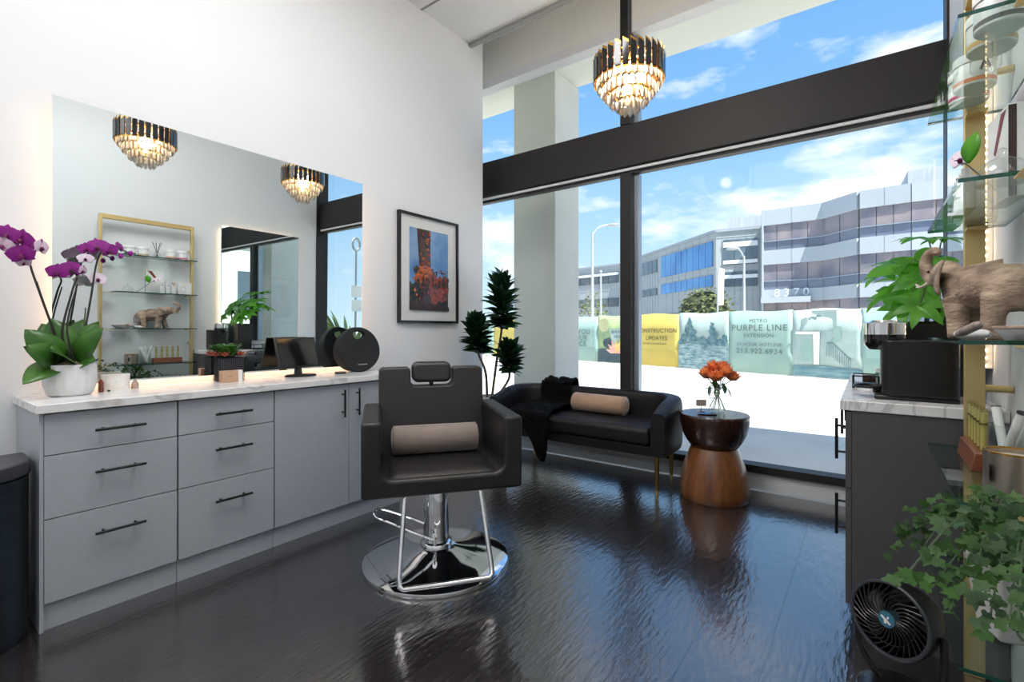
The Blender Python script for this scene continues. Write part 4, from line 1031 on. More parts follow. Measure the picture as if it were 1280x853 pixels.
# wrap-around back: centre line path with rounded back corners
T_ = .13; rad = .24
ax, ay = L2 - T_/2, D2 - T_/2
path = [(-ax, -D2 + .05 + k * .06) for k in range(5)] + [(-ax + rad - rad * math.cos(a), ay - rad + rad * math.sin(a)) for a in [PI/2 * k / 10 for k in range(11)]]
path = [p for p in path if True]
path += [(-ax + rad + (2*ax - 2*rad) * k / 12, ay) for k in range(1, 12)]
path += [(ax - rad + rad * math.sin(a), ay - rad + rad * math.cos(a)) for a in [PI/2 * k / 10 for k in range(11)]]
path += [(ax, -D2 + .05 + k * .06) for k in range(4, -1, -1)]
n = len(path); rings = []
for i, (x, y) in enumerate(path):
    p0 = V((*path[max(0, i-1)], 0)); p1 = V((*path[min(n-1, i+1)], 0)); t = (p1 - p0).normalized(); nr = V((-t.y, t.x, 0))   # towards outside
    front = min(1, (y + D2) / .42); top = .60 + .088 * math.sin(min(1, front) * PI/2)
    if i in (0, n - 1): sc_ = .80
    elif i in (1, n - 2): sc_ = .97
    else: sc_ = 1.0
    zb = .285; prof = []
    m_ = 26; hw = T_ / 2; zc = (zb + top) / 2; hh = (top - zb) / 2
    for k in range(m_):
        a = 2*PI*k/m_; c, s = math.cos(a), math.sin(a)
        ex = .38 if s < 0 else .62
        px = hw * (abs(c) ** .5) * (1 if c > 0 else -1); pz = hh * (abs(s) ** .32) * (1 if s > 0 else -1)
        prof.append((px * sc_, zc + pz * (1 - (1 - sc_) * .3)))
    push = -.045 if i in (0, n - 1) else 0
    yy = y + (push if i in (0, n-1) else 0)
    rings.append([bm.verts.new(V((x, yy, 0)) + nr * a + V((0, 0, z))) for a, z in prof])
for a, b in zip(rings, rings[1:]): ring_faces(bm, a, b)
bm.faces.new(rings[0][::-1]); bm.faces.new(rings[-1])
obj('wrap_back', bm, M['sofa'], r, smooth=50)
bm = new_bm(); poly = [(-L2 + .05, -D2 + .035), (L2 - .05, -D2 + .035), (L2 - .05, D2 - .1), (L2 - .3, D2 - .03), (-L2 + .3, D2 - .03), (-L2 + .05, D2 - .1)]
prism(bm, poly, lambda a, b, t: V((a, b, .285 + t)), .075); obj('base', bm, M['sofa'], r, bev=.012)
bm = new_bm(); box(bm, (-L2 + .125, -D2 + .0, .362), (L2 - .125, D2 - .12, .495)); obj('seat_cushion', bm, M['sofa'], r, bev=.04, seg=4)
for x, y in ((-L2 + .12, -D2 + .09), (L2 - .10, -D2 + .09), (-L2 + .16, D2 - .10), (L2 - .14, D2 - .10)):
    bm = new_bm(); tube(bm, [(x, y, .29), (x, y, .035)], [.019, .013], 14); l = obj('leg', bm, M['old_brass'], r)
    bm = new_bm(); tube(bm, [(x, y, .036), (x, y, 0)], [.013, .012], 14); obj('foot_tip', bm, M['brass'], l)
    bm = new_bm(); bm.free()
bolster('bolster_cushion', 'tan velvet bolster cushion leaning on the sofa back', (-1.85, 3.745, .497), -.05, .50, .078, M['tan'])

# fur throw draped over the sofa back, across the seat and off its front edge
bm = new_bm()
prof = spline([(4.010, .52), (4.008, .64), (3.99, .696), (3.93, .708), (3.865, .69), (3.835, .62), (3.815, .53), (3.70, .512), (3.50, .508), (3.385, .508), (3.335, .48), (3.322, .40), (3.315, .30), (3.31, .13)], 5)
def throw(i, j):
    k = j * (len(prof) - 1); a = int(min(k, len(prof) - 2)); f = k - a; q = prof[a] * (1 - f) + prof[a + 1] * f
    y, z = q.x, q.y
    w = .30 + .10 * j
    if j > .78: w *= max(.05, max(0, 1 - (j - .78) / .22) ** .7)
    cx = -2.36 + .02 * math.sin(j * 7) + .30 * max(0, j - .35) ** 1.1 + (.03 if j > .8 else 0)
    x = cx + (i - .5) * w * (1 + .12 * math.sin(j * 11 + i * 2))
    fold = .020 * math.sin(i * 9 + j * 5 + 2 * math.sin(j * 6)) + .034 * mnoise.noise(V((i * 3.2, j * 5, 2))) + .014 * mnoise.noise(V((i * 11, j * 17, 5)))
    out = .022 + abs(fold)
    ny, nz = ((0, 1) if .3 < j < .66 else (-1, .3)) if j > .3 else (.0, 1) if .12 < j < .22 else ((1, 0) if j <= .12 else (-1, .2))
    if j <= .12: out *= .3
    return V((x, y + ny * out * .9, z + nz * out))
surf(bm, throw, 30, 70)
o = obj('throw_blanket', bm, M['fur'], None, smooth=180, solid=.016); tag(o, 'black fur throw draped over the left half of the sofa', 'blanket')

# ================================================================== SIDE TABLE and what stands on it
TX, TY = -.902, 3.665
r = thing('side_table', 'round hourglass-shaped wooden side table at the right end of the sofa', 'table', (TX, TY, 0))
bm = new_bm(); lathe(bm, [(0, 0), (.228, 0), (.235, .01), (.236, .06), (.226, .15), (.207, .23), (.182, .30), (.160, .355), (.157, .362), (0, .362)], 64); obj('lower_body', bm, M['walnut'], r, smooth=50)
bm = new_bm(); lathe(bm, [(0, .3625), (.152, .3625), (.160, .366), (.19, .41), (.214, .46), (.230, .525), (.236, .575), (.236, .592), (.230, .600), (0, .600)], 64); obj('upper_bowl', bm, M['walnut_dark'], r, smooth=50)
TZ = .6003
VX, VY = TX + .005, TY + .085
r = thing('glass_vase', 'round clear glass vase of orange roses on the side table', 'vase', (VX, VY, TZ))
bm = new_bm(); lathe(bm, [(0, .0), (.040, 0), (.046, .006), (.060, .05), (.070, .095), (.068, .125), (.052, .158), (.042, .175), (.045, .196), (.054, .208), (.051, .208), (.041, .195), (.038, .175), (.048, .157), (.064, .124), (.066, .095), (.056, .05), (.042, .012), (0, .010)], 40); obj('glass_bowl', bm, M['clear'], r, smooth=60)
bm = new_bm(); lathe(bm, [(0, .0125), (.040, .0125), (.055, .05), (.0645, .092), (.0645, .10), (0, .10)], 32); obj('water', bm, glass_mat('water', (.93, .96, .96, 1), 1.33), r, smooth=60)
heads = [(-.075, -.02, .285, 1.75), (.005, -.065, .27, 1.9), (.065, -.03, .30, 1.7), (.10, .02, .265, 1.6), (-.03, .0, .335, 1.8), (.03, .03, .33, 1.8), (-.09, .05, .265, 1.5), (-.03, .075, .30, 1.6)]
for k, (x, y, z, s) in enumerate(heads):
    b = thing('rose', 'orange rose in the clear glass vase on the side table', 'flower', (VX, VY, TZ), 0, 'orange roses in the vase')
    bm = new_bm(); q = random.Random(k)
    for lay, (nn, rr, hh, open_) in enumerate(((3, .010, .040, .1), (4, .017, .040, .35), (5, .024, .036, .7), (6, .028, .028, 1.15))):
        for i in range(nn):
            a = 2*PI*(i + .5*lay)/nn + k
            d = V((math.cos(a) * open_, math.sin(a) * open_, 1)); 
            leaf(bm, V((x, y, z - .02 * s)) + V((math.cos(a), math.sin(a), 0)) * rr * .45 * s, d, V((math.cos(a + PI), math.sin(a + PI), .2)), (hh + .006) * s, .04 * s, -.25 if lay < 3 else -.1, .45, 5, .55)
    ball(bm, (x, y, z), (.014*s, .014*s, .018*s), 8)
    obj('bloom', bm, M['rose'], b, smooth=180, solid=.0016)
    bm = new_bm(); tube(bm, spline([(x, y, z - .015 * s), (x * .35, y * .35, .19), (-x * .25, -y * .25, .09), (-x * .6, -y * .6, .018)], 5), .0028, 6); obj('stem', bm, M['green_stem'], b)
    bm = new_bm(); leaf(bm, (x * .6, y * .6, z - .09), (x + .02, y - .02, -.2), (0, 0, 1), .075, .045, .5, .2, 4); leaf(bm, (x * .5, y * .5, z - .10), (-y, x, .02), (0, 0, 1), .065, .04, .5, .2, 4); obj('leaf', bm, M['leaf_orchid'], b)
r = thing('card_stand', 'small silver suitcase-shaped card display on a wire foot on the side table', 'ornament', (TX - .092, TY + .01, TZ), .5)
bx('plate', (-.036, -.006, .042), (.036, .006, .090), mat('pale_silver', rgb(198, 188, 180), .35, .4, var=.3, scale=40), r, bev=.004)
bm = new_bm(); tube(bm, [(-.014, 0, .09), (-.013, 0, .101), (.008, 0, .101), (.009, 0, .09)], .0022, 6); obj('handle', bm, M['steel'], r)
bm = new_bm(); tube(bm, [(0, 0, .042), (0, 0, .004)], .003, 8); tube(bm, [(.028 * math.cos(2*PI*k/20), .022 * math.sin(2*PI*k/20), .003) for k in range(20)], .0025, 6, closed=True); obj('wire_foot', bm, M['chrome'], r)
o = bx('mobile_phone', (-.062, -.034, 0), (.062, .034, .008), M['black_gloss'], None, bev=.003); o.location = (TX - .03, TY - .085, TZ); o.rotation_euler = (0, 0, .45)
tag(o, 'black phone lying flat near the front edge of the side table', 'phone')

# ================================================================== DRACAENA
DX, DY = -2.925, 3.615
r = thing('potted_dracaena', 'tall dracaena with three leafy heads in a white pot behind the sofa', 'potted plant', (DX, DY, 0))
bm = new_bm(); lathe(bm, [(0, 0), (.095, 0), (.10, .01), (.125, .56), (.128, .57), (.120, .57), (.116, .52), (0, .515)], 36); obj('pot', bm, M['pot_white'], r, smooth=40)
bm = new_bm(); lathe(bm, [(0, .5155), (.114, .5155), (.112, .525), (0, .53)], 24); obj('soil', bm, M['soil'], r)
def dpt(u, v, dy=0.0):
    t = (u - 640) / FPX; d = (DY + dy) / (FW.y + RT.y * t); p = FW * d + RT * t * d
    return V((p.x - DX, dy, CAM_H + (HOR - v) / FPX * d))
q = random.Random(2)
for (pts, top, hh, ww, dy) in ((((.0, 0, .52), dpt(621, 450), dpt(627, 412)), dpt(627, 344), 1.0, .25, 0), (((-.03, -.03, .52), dpt(607, 466, -.18), dpt(598, 442, -.30)), dpt(593, 398, -.33), .8, .22, -.08), (((.03, 0, .52), dpt(634, 478), dpt(637, 466)), dpt(636, 430), .7, .2, 0)):
    bm = new_bm(); sp = spline([pts[0], pts[1], pts[2], (pts[2] + top) / 2, top - V((0, 0, .05))], 6); tube(bm, sp, [.013 - .006 * i / len(sp) for i in range(len(sp))], 8); obj('trunk', bm, M['bark'], r)
    bm = new_bm(); ax_ = top - pts[2]; n = int(105 * hh)
    for i in range(n):
        f = i / n; a = i * 2.39996
        b = pts[2] + ax_ * f * .93
        e = .15 + 1.0 * f + q.uniform(-.2, .2)
        L_ = (.135 + .04 * math.sin(f * PI)) * q.uniform(.85, 1.15) * (ww / .20)
        if f > .8: L_ *= .8
        leaf(bm, b, (math.cos(a) * math.cos(e), math.sin(a) * math.cos(e), math.sin(e)), (q.uniform(-.9, .9), q.uniform(-.9, .9), 1), L_, .062, .55, .2, 5, .7, tipw=.008)
    obj('leafy_head', bm, M['leaf_dracaena'], r)
# ================================================================== RIGHT SIDE: COFFEE CABINET
FX = -.078
RU = [(2.347, 2.86, 'dark grey cabinet nearest the gold shelf, under the coffee machine'), (2.863, 3.80, 'dark grey cabinet beyond the coffee machine, nearest the window')]
for k, (y0, y1, lab) in enumerate(RU):
    r = thing('base_cabinet', lab, 'cabinet', (FX, (y0 + y1) / 2, 0), 0, 'grey cabinets along the right wall')
    h = (y1 - y0) / 2; D = RX - FX - .004
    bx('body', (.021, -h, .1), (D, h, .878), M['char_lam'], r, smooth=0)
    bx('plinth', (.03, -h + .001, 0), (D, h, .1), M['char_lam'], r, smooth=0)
    if k == 0:
        for z0, z1, hz in ((.572, .874, .745), (.108, .568, .43)):
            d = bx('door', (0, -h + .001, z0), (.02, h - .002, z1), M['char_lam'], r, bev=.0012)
            bar_handle(d, (0, -h + .10, hz), (0, 0, 1), .17, (-1, 0, 0))
    else:
        for a, b, hy in ((-h + .002, -.002, -h + .085), (.002, h - .001, .06)):
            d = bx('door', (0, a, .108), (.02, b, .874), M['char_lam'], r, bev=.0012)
            bar_handle(d, (0, hy, .762), (0, 0, 1), .17, (-1, 0, 0))
o = bx('countertop', (FX - .018, 2.340, .880), (RX - .003, 3.815, .920), M['marble'], None, bev=.003)
tag(o, 'white veined marble countertop of the right cabinet under the coffee machine', 'countertop')
CR = .9203
# coffee machine, outlet towards -x
r = thing('coffee_machine', 'black capsule coffee machine with a chrome head on the right countertop', 'coffee machine', (.15, 2.53, CR))
bm = new_bm()
prism(bm, [(-.115, -.085), (.125, -.085), (.125, .085), (-.115, .085)] if False else arc(.095, -.055, .03, -PI/2, 0, 5) + arc(.095, .055, .03, 0, PI/2, 5) + arc(-.075, .045, .04, PI/2, PI, 6) + arc(-.075, -.045, .04, PI, 1.5*PI, 6), lambda a, b, t: V((a, b, .018 + t)), .222)
obj('body', bm, M['black_plastic'], r, smooth=35, bev=.006)
bx('foot_plate', (-.135, -.075, 0), (.125, .075, .018), M['black_plastic'], r, bev=.005)
bm = new_bm(); lathe(bm, [(0, .2), (.055, .2), (.071, .218), (.0735, .23), (.0735, .262), (0, .262)], 40, (-.098, 0, 0)); h = obj('brew_head', bm, M['black_gloss'], r, smooth=40)
bm = new_bm(); lathe(bm, [(0, .2625), (.0745, .2625), (.0745, .308), (.068, .314), (.052, .315), (.048, .321), (0, .323)], 40, (-.098, 0, 0)); obj('chrome_collar', bm, M['chrome'], h, smooth=40)
bm = new_bm(); tube(bm, [(-.098, 0, .2), (-.098, 0, .18)], .014, 12); obj('spout', bm, M['black_plastic'], r)
bm = new_bm(); tube(bm, [(-.205 + .058 + .056 * math.cos(2*PI*k/28), .056 * math.sin(2*PI*k/28), .045) for k in range(28)], .006, 8, closed=True)
t = obj('cup_support', bm, M['black_metal'], r)
bm = new_bm(); lathe(bm, [(0, .020), (.040, .022), (.052, .034), (.054, .042), (0, .041)], 28, (-.147, 0, 0)); obj('drip_tray', bm, M['chrome'], t)
# capsule rack
r = thing('capsule_rack', 'small black wire rack beyond the coffee machine on the right countertop', 'rack', (-.015, 2.93, CR))
bm = new_bm()
for z in (.006, .06):
    tube(bm, [(-.05, -.08, z), (.05, -.08, z), (.05, .08, z), (-.05, .08, z)], .003, 6, closed=True)
for x in (-.05, .05):
    for y in (-.08, .08): tube(bm, [(x, y, 0), (x, y, .062)], .003, 6)
for k in range(4): tube(bm, [(-.05, -.05 + .033*k, .006), (.05, -.05 + .033*k, .006)], .002, 6)
obj('wire_frame', bm, M['black_metal'], r)
bx('tray', (-.046, -.076, .009), (.046, .076, .02), M['black_plastic'], r)
o = bx('wooden_box', (-.03, -.05, 0), (.03, .05, .05), M['walnut_dark'], None, bev=.003); o.location = (.0, 3.13, CR)
tag(o, 'small dark wooden box behind the black wire rack', 'box')
r = thing('patterned_cup', 'white cup with a green leaf pattern behind the coffee machine', 'cup', (.062, 3.05, CR))
bm = new_bm(); lathe(bm, [(0, 0), (.032, 0), (.036, .01), (.04, .085), (.037, .085), (.033, .012), (0, .010)], 28); obj('body', bm, M['ceramic'], r, smooth=40)
bm = new_bm(); lathe(bm, [(.0368, .02), (.0402, .07), (.0404, .07), (.037, .02)], 28); obj('leaf_band', bm, mat('green_print', rgb(40, 120, 96), .4, scale=70, col2=rgb(190, 214, 200)), r)
# pachira
PX_, PY_ = .235, 2.83
r = thing('potted_pachira', 'bright green money tree in a square black pot behind the coffee machine', 'potted plant', (PX_, PY_, CR))
bm = new_bm(); prism(bm, [(-.125, -.09), (.125, -.09), (.125, .09), (-.125, .09)], lambda a, b, t: V((a * (.9 + .1 * t / .31), b * (.9 + .1 * t / .31), t)), .31); obj('pot', bm, M['black_plastic'], r, bev=.004)
bx('soil', (-.115, -.08, .3105), (.115, .08, .318), M['soil'], r)
q = random.Random(21)
def ppx(u, v, X): return on_x(u, v, X) - V((PX_, PY_, CR))
def dpx(u, v, d): return at_depth(u, d, CAM_H + (HOR - v) / FPX * d) - V((PX_, PY_, CR))
leaves = [((1128, 330), 2.30, .18, (-.1, -.3, .9)), ((1157, 300), 2.35, .17, (.1, -.2, 1)), ((1105, 345), 2.35, .14, (-.3, -.2, .9)), ((1150, 338), 2.2, .20, (0, -.7, .7)), ((1112, 368), 2.25, .14, (-.4, -.4, .7)),
          ((1160, 350), 2.15, .14, (.1, -.7, .6)), ((1130, 385), 2.15, .13, (-.3, -.6, .5)), ((1176, 322), 2.3, .11, (.2, -.2, .9)), ((1150, 382), 2.1, .13, (0, -.7, .5)), ((1180, 300), 2.35, .11, (.0, -.2, 1)), ((1172, 385), 2.2, .09, (.1, -.5, .7)), ((1140, 352), 2.4, .16, (0, .3, 1))]
bm = new_bm()
for k in range(3):
    tube(bm, spline([(-.03 + .03*k, .0, .31), (-.03 + .04*k, .01 * (-1)**k, .40), (-.05 + .05*k, .0, .47)], 5), [.012, .0095] + [.008] * 9, 8)
obj('trunk', bm, M['green_stem'], r)
for (px, X, ln, nr) in leaves:
    c = dpx(px[0], px[1], X); nr = V(nr).normalized()
    bm = new_bm(); tube(bm, spline([(c.x * .12, c.y * .12, .44), V((c.x * .5, c.y * .5, .5 + max(0, c.z - .44) * .6)), c], 5), .003, 6); p_ = obj('leaf_stalk', bm, M['green_stem'], r)
    bm = new_bm(); t0 = nr.orthogonal().normalized(); b0 = nr.cross(t0); off_ = q.uniform(0, 2*PI)
    for i in range(7):
        a = off_ + 2*PI*i/7; d = t0 * math.cos(a) + b0 * math.sin(a)
        leaf(bm, c, d + nr * .25, nr, ln * q.uniform(.8, 1.1), ln * .33, .85, .14, 7, .75, tipw=.003)
    obj('leaf', bm, M['leaf_pachira'], r, smooth=180)

# ------------------------------------------------------------------ second wall mirror with its lights
r = thing('wall_mirror', 'smaller frameless backlit mirror on the right wall above the coffee cabinet', 'mirror', (RX - .032, 3.15, 1.02))
bx('mirror_glass', (-.005, -.50, 0), (0, .50, 1.43), M['mirror'], r, smooth=0)
bx('back_box', (.001, -.46, .04), (.029, .46, 1.39), M['trim'], r, smooth=0)
for a, b in (((.008, .464, .04), (.018, .474, 1.39)), ((.008, -.46, 1.395), (.018, .46, 1.402))): bx('led_strip', a, b, M['led'], r, smooth=0)
bm = new_bm(); tube(bm, [(.012, -.508, .03), (.012, -.508, 1.40)], .0025, 6); ls = obj('led_string', bm, M['clear'], r)
bm = new_bm(); box(bm, (.001, -.506, .03), (.03, -.47, 1.40)); obj('edge_channel', bm, M['trim'], r, smooth=0)
dm = None
for k in range(44):
    if dm is None:
        bm = new_bm(); ball(bm, (0, 0, 0), .0045, 6); d = obj('led', bm, mat('led_dot', (1, .66, .34, 1), .5, emit=14), ls); dm = d.data
    else:
        d = bpy.data.objects.new('led', dm); COL.objects.link(d); d.parent = ls
    d.location = (.008, -.512, .04 + k * .031)

# ================================================================== GOLD SHELF
GX0, GX1, GY0, GY1 = .170, .372, 1.455, 2.315
SZ = [1.957, 1.563, 1.176, .790, .395]
r = thing('shelf_unit', 'gold framed ladder shelf with five glass shelves against the right wall', 'shelf', (.292, (GY0 + GY1) / 2, 0))
cy = (GY0 + GY1) / 2; cx = .292
for y, s in ((GY0 + .012, -1), (GY1 - .012, 1)):
    bx('upright', (-.027, y - cy - .012, 0), (.027, y - cy + .012, 2.36), M['brass'], r, bev=.002)
bx('top_rail', (-.027, GY0 - cy + .024, 2.315), (.027, GY1 - cy - .024, 2.36), M['brass'], r, bev=.002)
for z in SZ:
    bx('shelf_bracket', (-.026, GY1 - cy - .075, z - .022), (.026, GY1 - cy - .024, z - .0105), M['brass'], r, bev=.001)
    bx('shelf_bracket', (-.026, GY0 - cy + .024, z - .016), (.026, GY0 - cy + .125, z - .0105), M['brass'], r, bev=.001)
for z in (1.0, 2.08):
    for y in (GY0 + .012, GY1 - .012):
        bm = new_bm(); tube(bm, [(.027, y - cy, z), (RX - cx - .002, y - cy, z)], .012, 10); obj('wall_spacer', bm, M['brass'], r)
for z in SZ:
    bm = new_bm(); vs = box(bm, (GX0 - cx, GY0 - cy + .11, z - .010), (GX1 - cx, GY1 - cy + .005, z))
    bm.faces.ensure_lookup_table()
    for f in bm.faces:
        if abs(f.normal.z) < .5: pass
    bm.normal_update()
    for f in bm.faces:
        if abs(f.normal.z) < .5: f.material_index = 1
    obj('glass_shelf', bm, [M['shelf_glass'], M['glass_edge']], r, smooth=0)

# ---- top shelf: four jars and a reed diffuser
def jar(y, stripe, word, x=.265):
    r = thing('cosmetic_jar', 'white jar with %s stripe on the top glass shelf' % word, 'jar', (x, y, SZ[0] + .0005), 0, 'white jars on the top shelf')
    bm = new_bm(); lathe(bm, [(0, 0), (.046, 0), (.050, .004), (.050, .018)], 32); lathe(bm, [(.050, .030), (.050, .068), (.047, .072), (0, .072)], 32); bm.free()
    bm = new_bm(); lathe(bm, [(0, 0), (.046, 0), (.050, .004), (.050, .068), (.047, .072), (0, .072)], 32); b = obj('body', bm, M['ceramic'], r, smooth=40)
    bm = new_bm(); lathe(bm, [(.0503, .010), (.0508, .010), (.0508, .022), (.0503, .022)], 32); obj('stripe', bm, mat('stripe', stripe, .4), b)
    bm = new_bm(); lathe(bm, [(0, .0725), (.052, .0725), (.052, .096), (.049, .1), (0, .1)], 32); obj('lid', bm, M['card'], r, smooth=40)
jar(1.71, rgb(30, 30, 32), 'a black'); jar(1.825, rgb(212, 176, 110), 'a pale gold'); jar(2.085, rgb(228, 130, 90), 'an orange'); jar(2.2, rgb(222, 60, 130), 'a pink')
r = thing('reed_diffuser', 'glass reed diffuser with black sticks between the white jars', 'diffuser', (.272, 1.955, SZ[0] + .0005))
bm = new_bm(); lathe(bm, [(0, 0), (.030, 0), (.034, .006), (.034, .05), (.016, .064), (.016, .078), (0, .078)], 24); obj('bottle', bm, M['clear'], r, smooth=40)
for k in range(7):
    a = 2*PI*k/7; bm = new_bm(); tube(bm, [(-.012*math.cos(a), -.012*math.sin(a), .01), (.045*math.cos(a), .045*math.sin(a), .17)], .0018, 5); obj('reed', bm, M['black_plastic'], r)
# ---- second shelf
z2 = SZ[1] + .0005
r = thing('product_box', 'tall white product box with dark red print on the second glass shelf', 'box', (.315, 1.945, z2), .1)
bx('carton', (-.02, -.085, 0), (.02, .085, .255), M['card'], r, bev=.001)
bx('side_print', (-.0206, -.0856, .002), (-.004, -.0852, .25), M['walnut_dark'], r); 
bm = new_bm(); prism(bm, [(-.07, .245), (-.03, .245), (.03, .15), (.015, .14), (-.05, .225)], lambda a, b, t: V((-.0206 - t, a, b)), .0004); obj('red_print', bm, mat('dark_red_print', rgb(130, 44, 40), .5), r)
for k, y in enumerate((1.99, 2.045, 2.10)):
    o = thing('cosmetic_tube', 'white %s tube standing before the tall product box' % ('bottle, nearest the camera,', 'middle', 'farthest bottle')[k] if False else ('white bottle nearest the tall product box on the second shelf', 'middle white bottle on the second shelf', 'white bottle with a tan stripe on the second shelf')[k], 'bottle', (.235, y, z2), 0, 'white bottles on the second shelf')
    bm = new_bm(); prism(bm, arc(.012, .014, .008, 0, PI/2, 3) + arc(-.012, .014, .008, PI/2, PI, 3) + arc(-.012, -.014, .008, PI, 1.5*PI, 3) + arc(.012, -.014, .008, 1.5*PI, 2*PI, 3), lambda a, b, t: V((a, b, t)), .10); obj('body', bm, M['ceramic'], o, smooth=40, bev=.003)
    bm = new_bm(); lathe(bm, [(0, .1), (.012, .1), (.012, .125), (0, .126)], 16); obj('cap', bm, M['card'] if k < 2 else M['kraft'], o, smooth=40)
    bx('label_mark', (-.0212, -.004, .085), (-.0206, .003, .098), M['black_plastic'], o)
r = thing('product_box', 'square white box with a pale ring print at the window end of the second shelf', 'box', (.29, 2.215, z2), -.1)
bx('carton', (-.045, -.07, 0), (.045, .07, .135), M['card'], r, bev=.0015)
bm = new_bm(); tube(bm, [(-.0455, .028 * math.cos(2*PI*k/24) - .02, .06 + .035 * math.sin(2*PI*k/24)) for k in range(24)], .003, 5, closed=True); obj('ring_print', bm, M['pot_white'], r)
r = thing('glass_dome', 'small clear glass ornament at the near end of the second glass shelf', 'ornament', (.265, 1.69, z2))
bm = new_bm(); lathe(bm, [(0, 0), (.05, 0), (.052, .006), (.048, .03), (.034, .055), (.012, .066), (.006, .074), (.011, .084), (0, .092)], 24); obj('dome', bm, M['clear'], r, smooth=60)
bm = new_bm(); lathe(bm, [(0, .001), (.05, .001), (.05, .004), (0, .005)], 24); obj('foot', bm, M['clear'], r)
r = thing('orchid_sprig', 'sprig with white blossoms and a round green leaf on the second shelf', 'flower sprig', (.225, 1.83, z2))
bm = new_bm(); tube(bm, spline([(.04, -.06, .004), (.02, 0, .06), (-.005, .05, .112), (-.005, .11, .125)], 6), .002, 6); obj('stem', bm, M['stem'], r)
for c, s in (((-.006, .085, .135), .065), ((-.008, .12, .15), .06)): flower(r, c, (-.8, -.6, .3), s, M['orchid_white'])
bm = new_bm(); leaf(bm, (0, .04, .11), (.1, -.25, 1), (-.8, -.6, .2), .085, .062, .25, .1, 6); obj('leaf', bm, M['leaf_pachira'], r, solid=.0015)
# ---- third shelf: elephant, stone rods
z3 = SZ[2] + .0005
EX, EY = .266, 1.93
r = thing('elephant_figurine', 'weathered brown elephant figurine with raised curled trunk on the third glass shelf', 'figurine', (EX, EY, z3), .52)
# local: head towards +y
def melt(name, bm, m, parent, voxel=.004, it=6):
    """fuse overlapping volumes into one continuous smooth skin"""
    o = obj(name, bm, m, parent, smooth=180)
    md = o.modifiers.new('r', 'REMESH'); md.mode = 'VOXEL'; md.voxel_size = voxel
    md = o.modifiers.new('s', 'SMOOTH'); md.factor = .6; md.iterations = it
    dg = bpy.context.evaluated_depsgraph_get(); dg.update()
    m2 = bpy.data.meshes.new_from_object(o.evaluated_get(dg)); m2.name = name
    o.modifiers.clear(); o.data = m2; m2.materials.clear(); m2.materials.append(m)
    m2.polygons.foreach_set('use_smooth', [True] * len(m2.polygons))
    return o
bm = new_bm()
ball(bm, (0, -.085, .138), (.062, .085, .066), 20); ball(bm, (0, -.02, .146), (.068, .10, .068), 20); ball(bm, (0, .055, .150), (.060, .07, .066), 20)
tube(bm, [(0, .07, .162), (0, .12, .185)], [.050, .044], 14); ball(bm, (0, .140, .200), (.042, .046, .044), 16)
tube(bm, spline([(0, .155, .190), (0, .188, .188), (0, .216, .208), (0, .230, .244), (0, .216, .276), (0, .188, .284), (0, .172, .270)], 5), [.026 - .0155 * i / 30 for i in range(31)], 12)
for pts in ([(.034, -.115, .12), (.038, -.128, .06), (.038, -.135, 0)], [(-.036, -.090, .12), (-.042, -.082, .06), (-.042, -.078, 0)], [(.034, .060, .12), (.038, .085, .06), (.040, .098, 0)], [(-.034, .055, .12), (-.038, .045, .06), (-.038, .038, 0)]):
    tube(bm, pts, [.036, .026, .027], 14)
tube(bm, spline([(0, -.160, .150), (0, -.180, .12), (0, -.182, .075), (.004, -.178, .055)], 5), [.009, .0085, .008, .0075, .007, .0065, .006, .006, .006, .0055, .0055, .0055, .006, .007, .0075, .006], 8)
b = melt('body', bm, M['elephant'], r)
for s in (-1, 1):
    bm = new_bm()
    surf(bm, lambda i, j: V((s * (.036 + .042 * j * (1 + .2 * math.sin(i * PI))), .135 - .065 * j * (1 - .3 * i) - .03 * j * j, .222 - .105 * i * (.5 + .5 * j) - .0 + .012 * j)), 8, 8)
    obj('ear', bm, M['elephant'], r, smooth=180, solid=.007)
    bm = new_bm(); tube(bm, spline([(s * .022, .185, .178), (s * .030, .212, .166), (s * .026, .236, .178)], 4), [.006 - .0004 * i for i in range(9)], 8); obj('tusk', bm, M['ivory'], r)
    bm = new_bm(); ball(bm, (s * .034, .168, .212), .0045, 8); obj('eye', bm, M['black_gloss'], r)
r = thing('stone_dish', 'pale oblong dish with a brown rim at the near end of the third shelf', 'dish', (.300, 1.655, z3), .2)
bm = new_bm(); M3 = Matrix.Diagonal((.55, 1, 1, 1)); lathe(bm, [(0, 0), (.06, 0), (.085, .018), (.092, .030), (.086, .030), (.078, .018), (.055, .008), (0, .007)], 36, M=M3); obj('bowl', bm, M['ceramic'], r, smooth=50)
bm = new_bm(); tube(bm, [(.55 * .089 * math.cos(2*PI*k/36), .089 * math.sin(2*PI*k/36), .030) for k in range(36)], .004, 6, closed=True); obj('rim', bm, M['elephant'], r)
def rod(name, a, b, rad, m, label):
    a, b = V(a), V(b); o = thing(name, label, 'stone rod', (a.x, a.y, z3)); d = b - a; n = 10; bm = new_bm()
    pts = [V((0, 0, rad)) + V((d.x, d.y, d.z)) * (k / n) for k in range(n + 1)]
    rr = [rad * (.45 if k in (0, n) else .85 if k in (1, n - 1) else 1) for k in range(n + 1)]
    tube(bm, pts, rr, 14); obj('rod', bm, m, o, smooth=60)
rod('stone_rod', (.190, 1.80, z3), (.25, 1.73, z3), .013, M['ceramic'], 'smooth white stone rod lying in front of the elephant')
rod('stone_rod', (.186, 1.735, z3), (.225, 1.665, z3 + .03), .011, mat('striped_stone', rgb(176, 156, 146), .5, scale=9, col2=rgb(110, 98, 94), stretch=(1, 14, 1)), 'striped grey brown stone rod lying nearest the front edge of the third shelf')
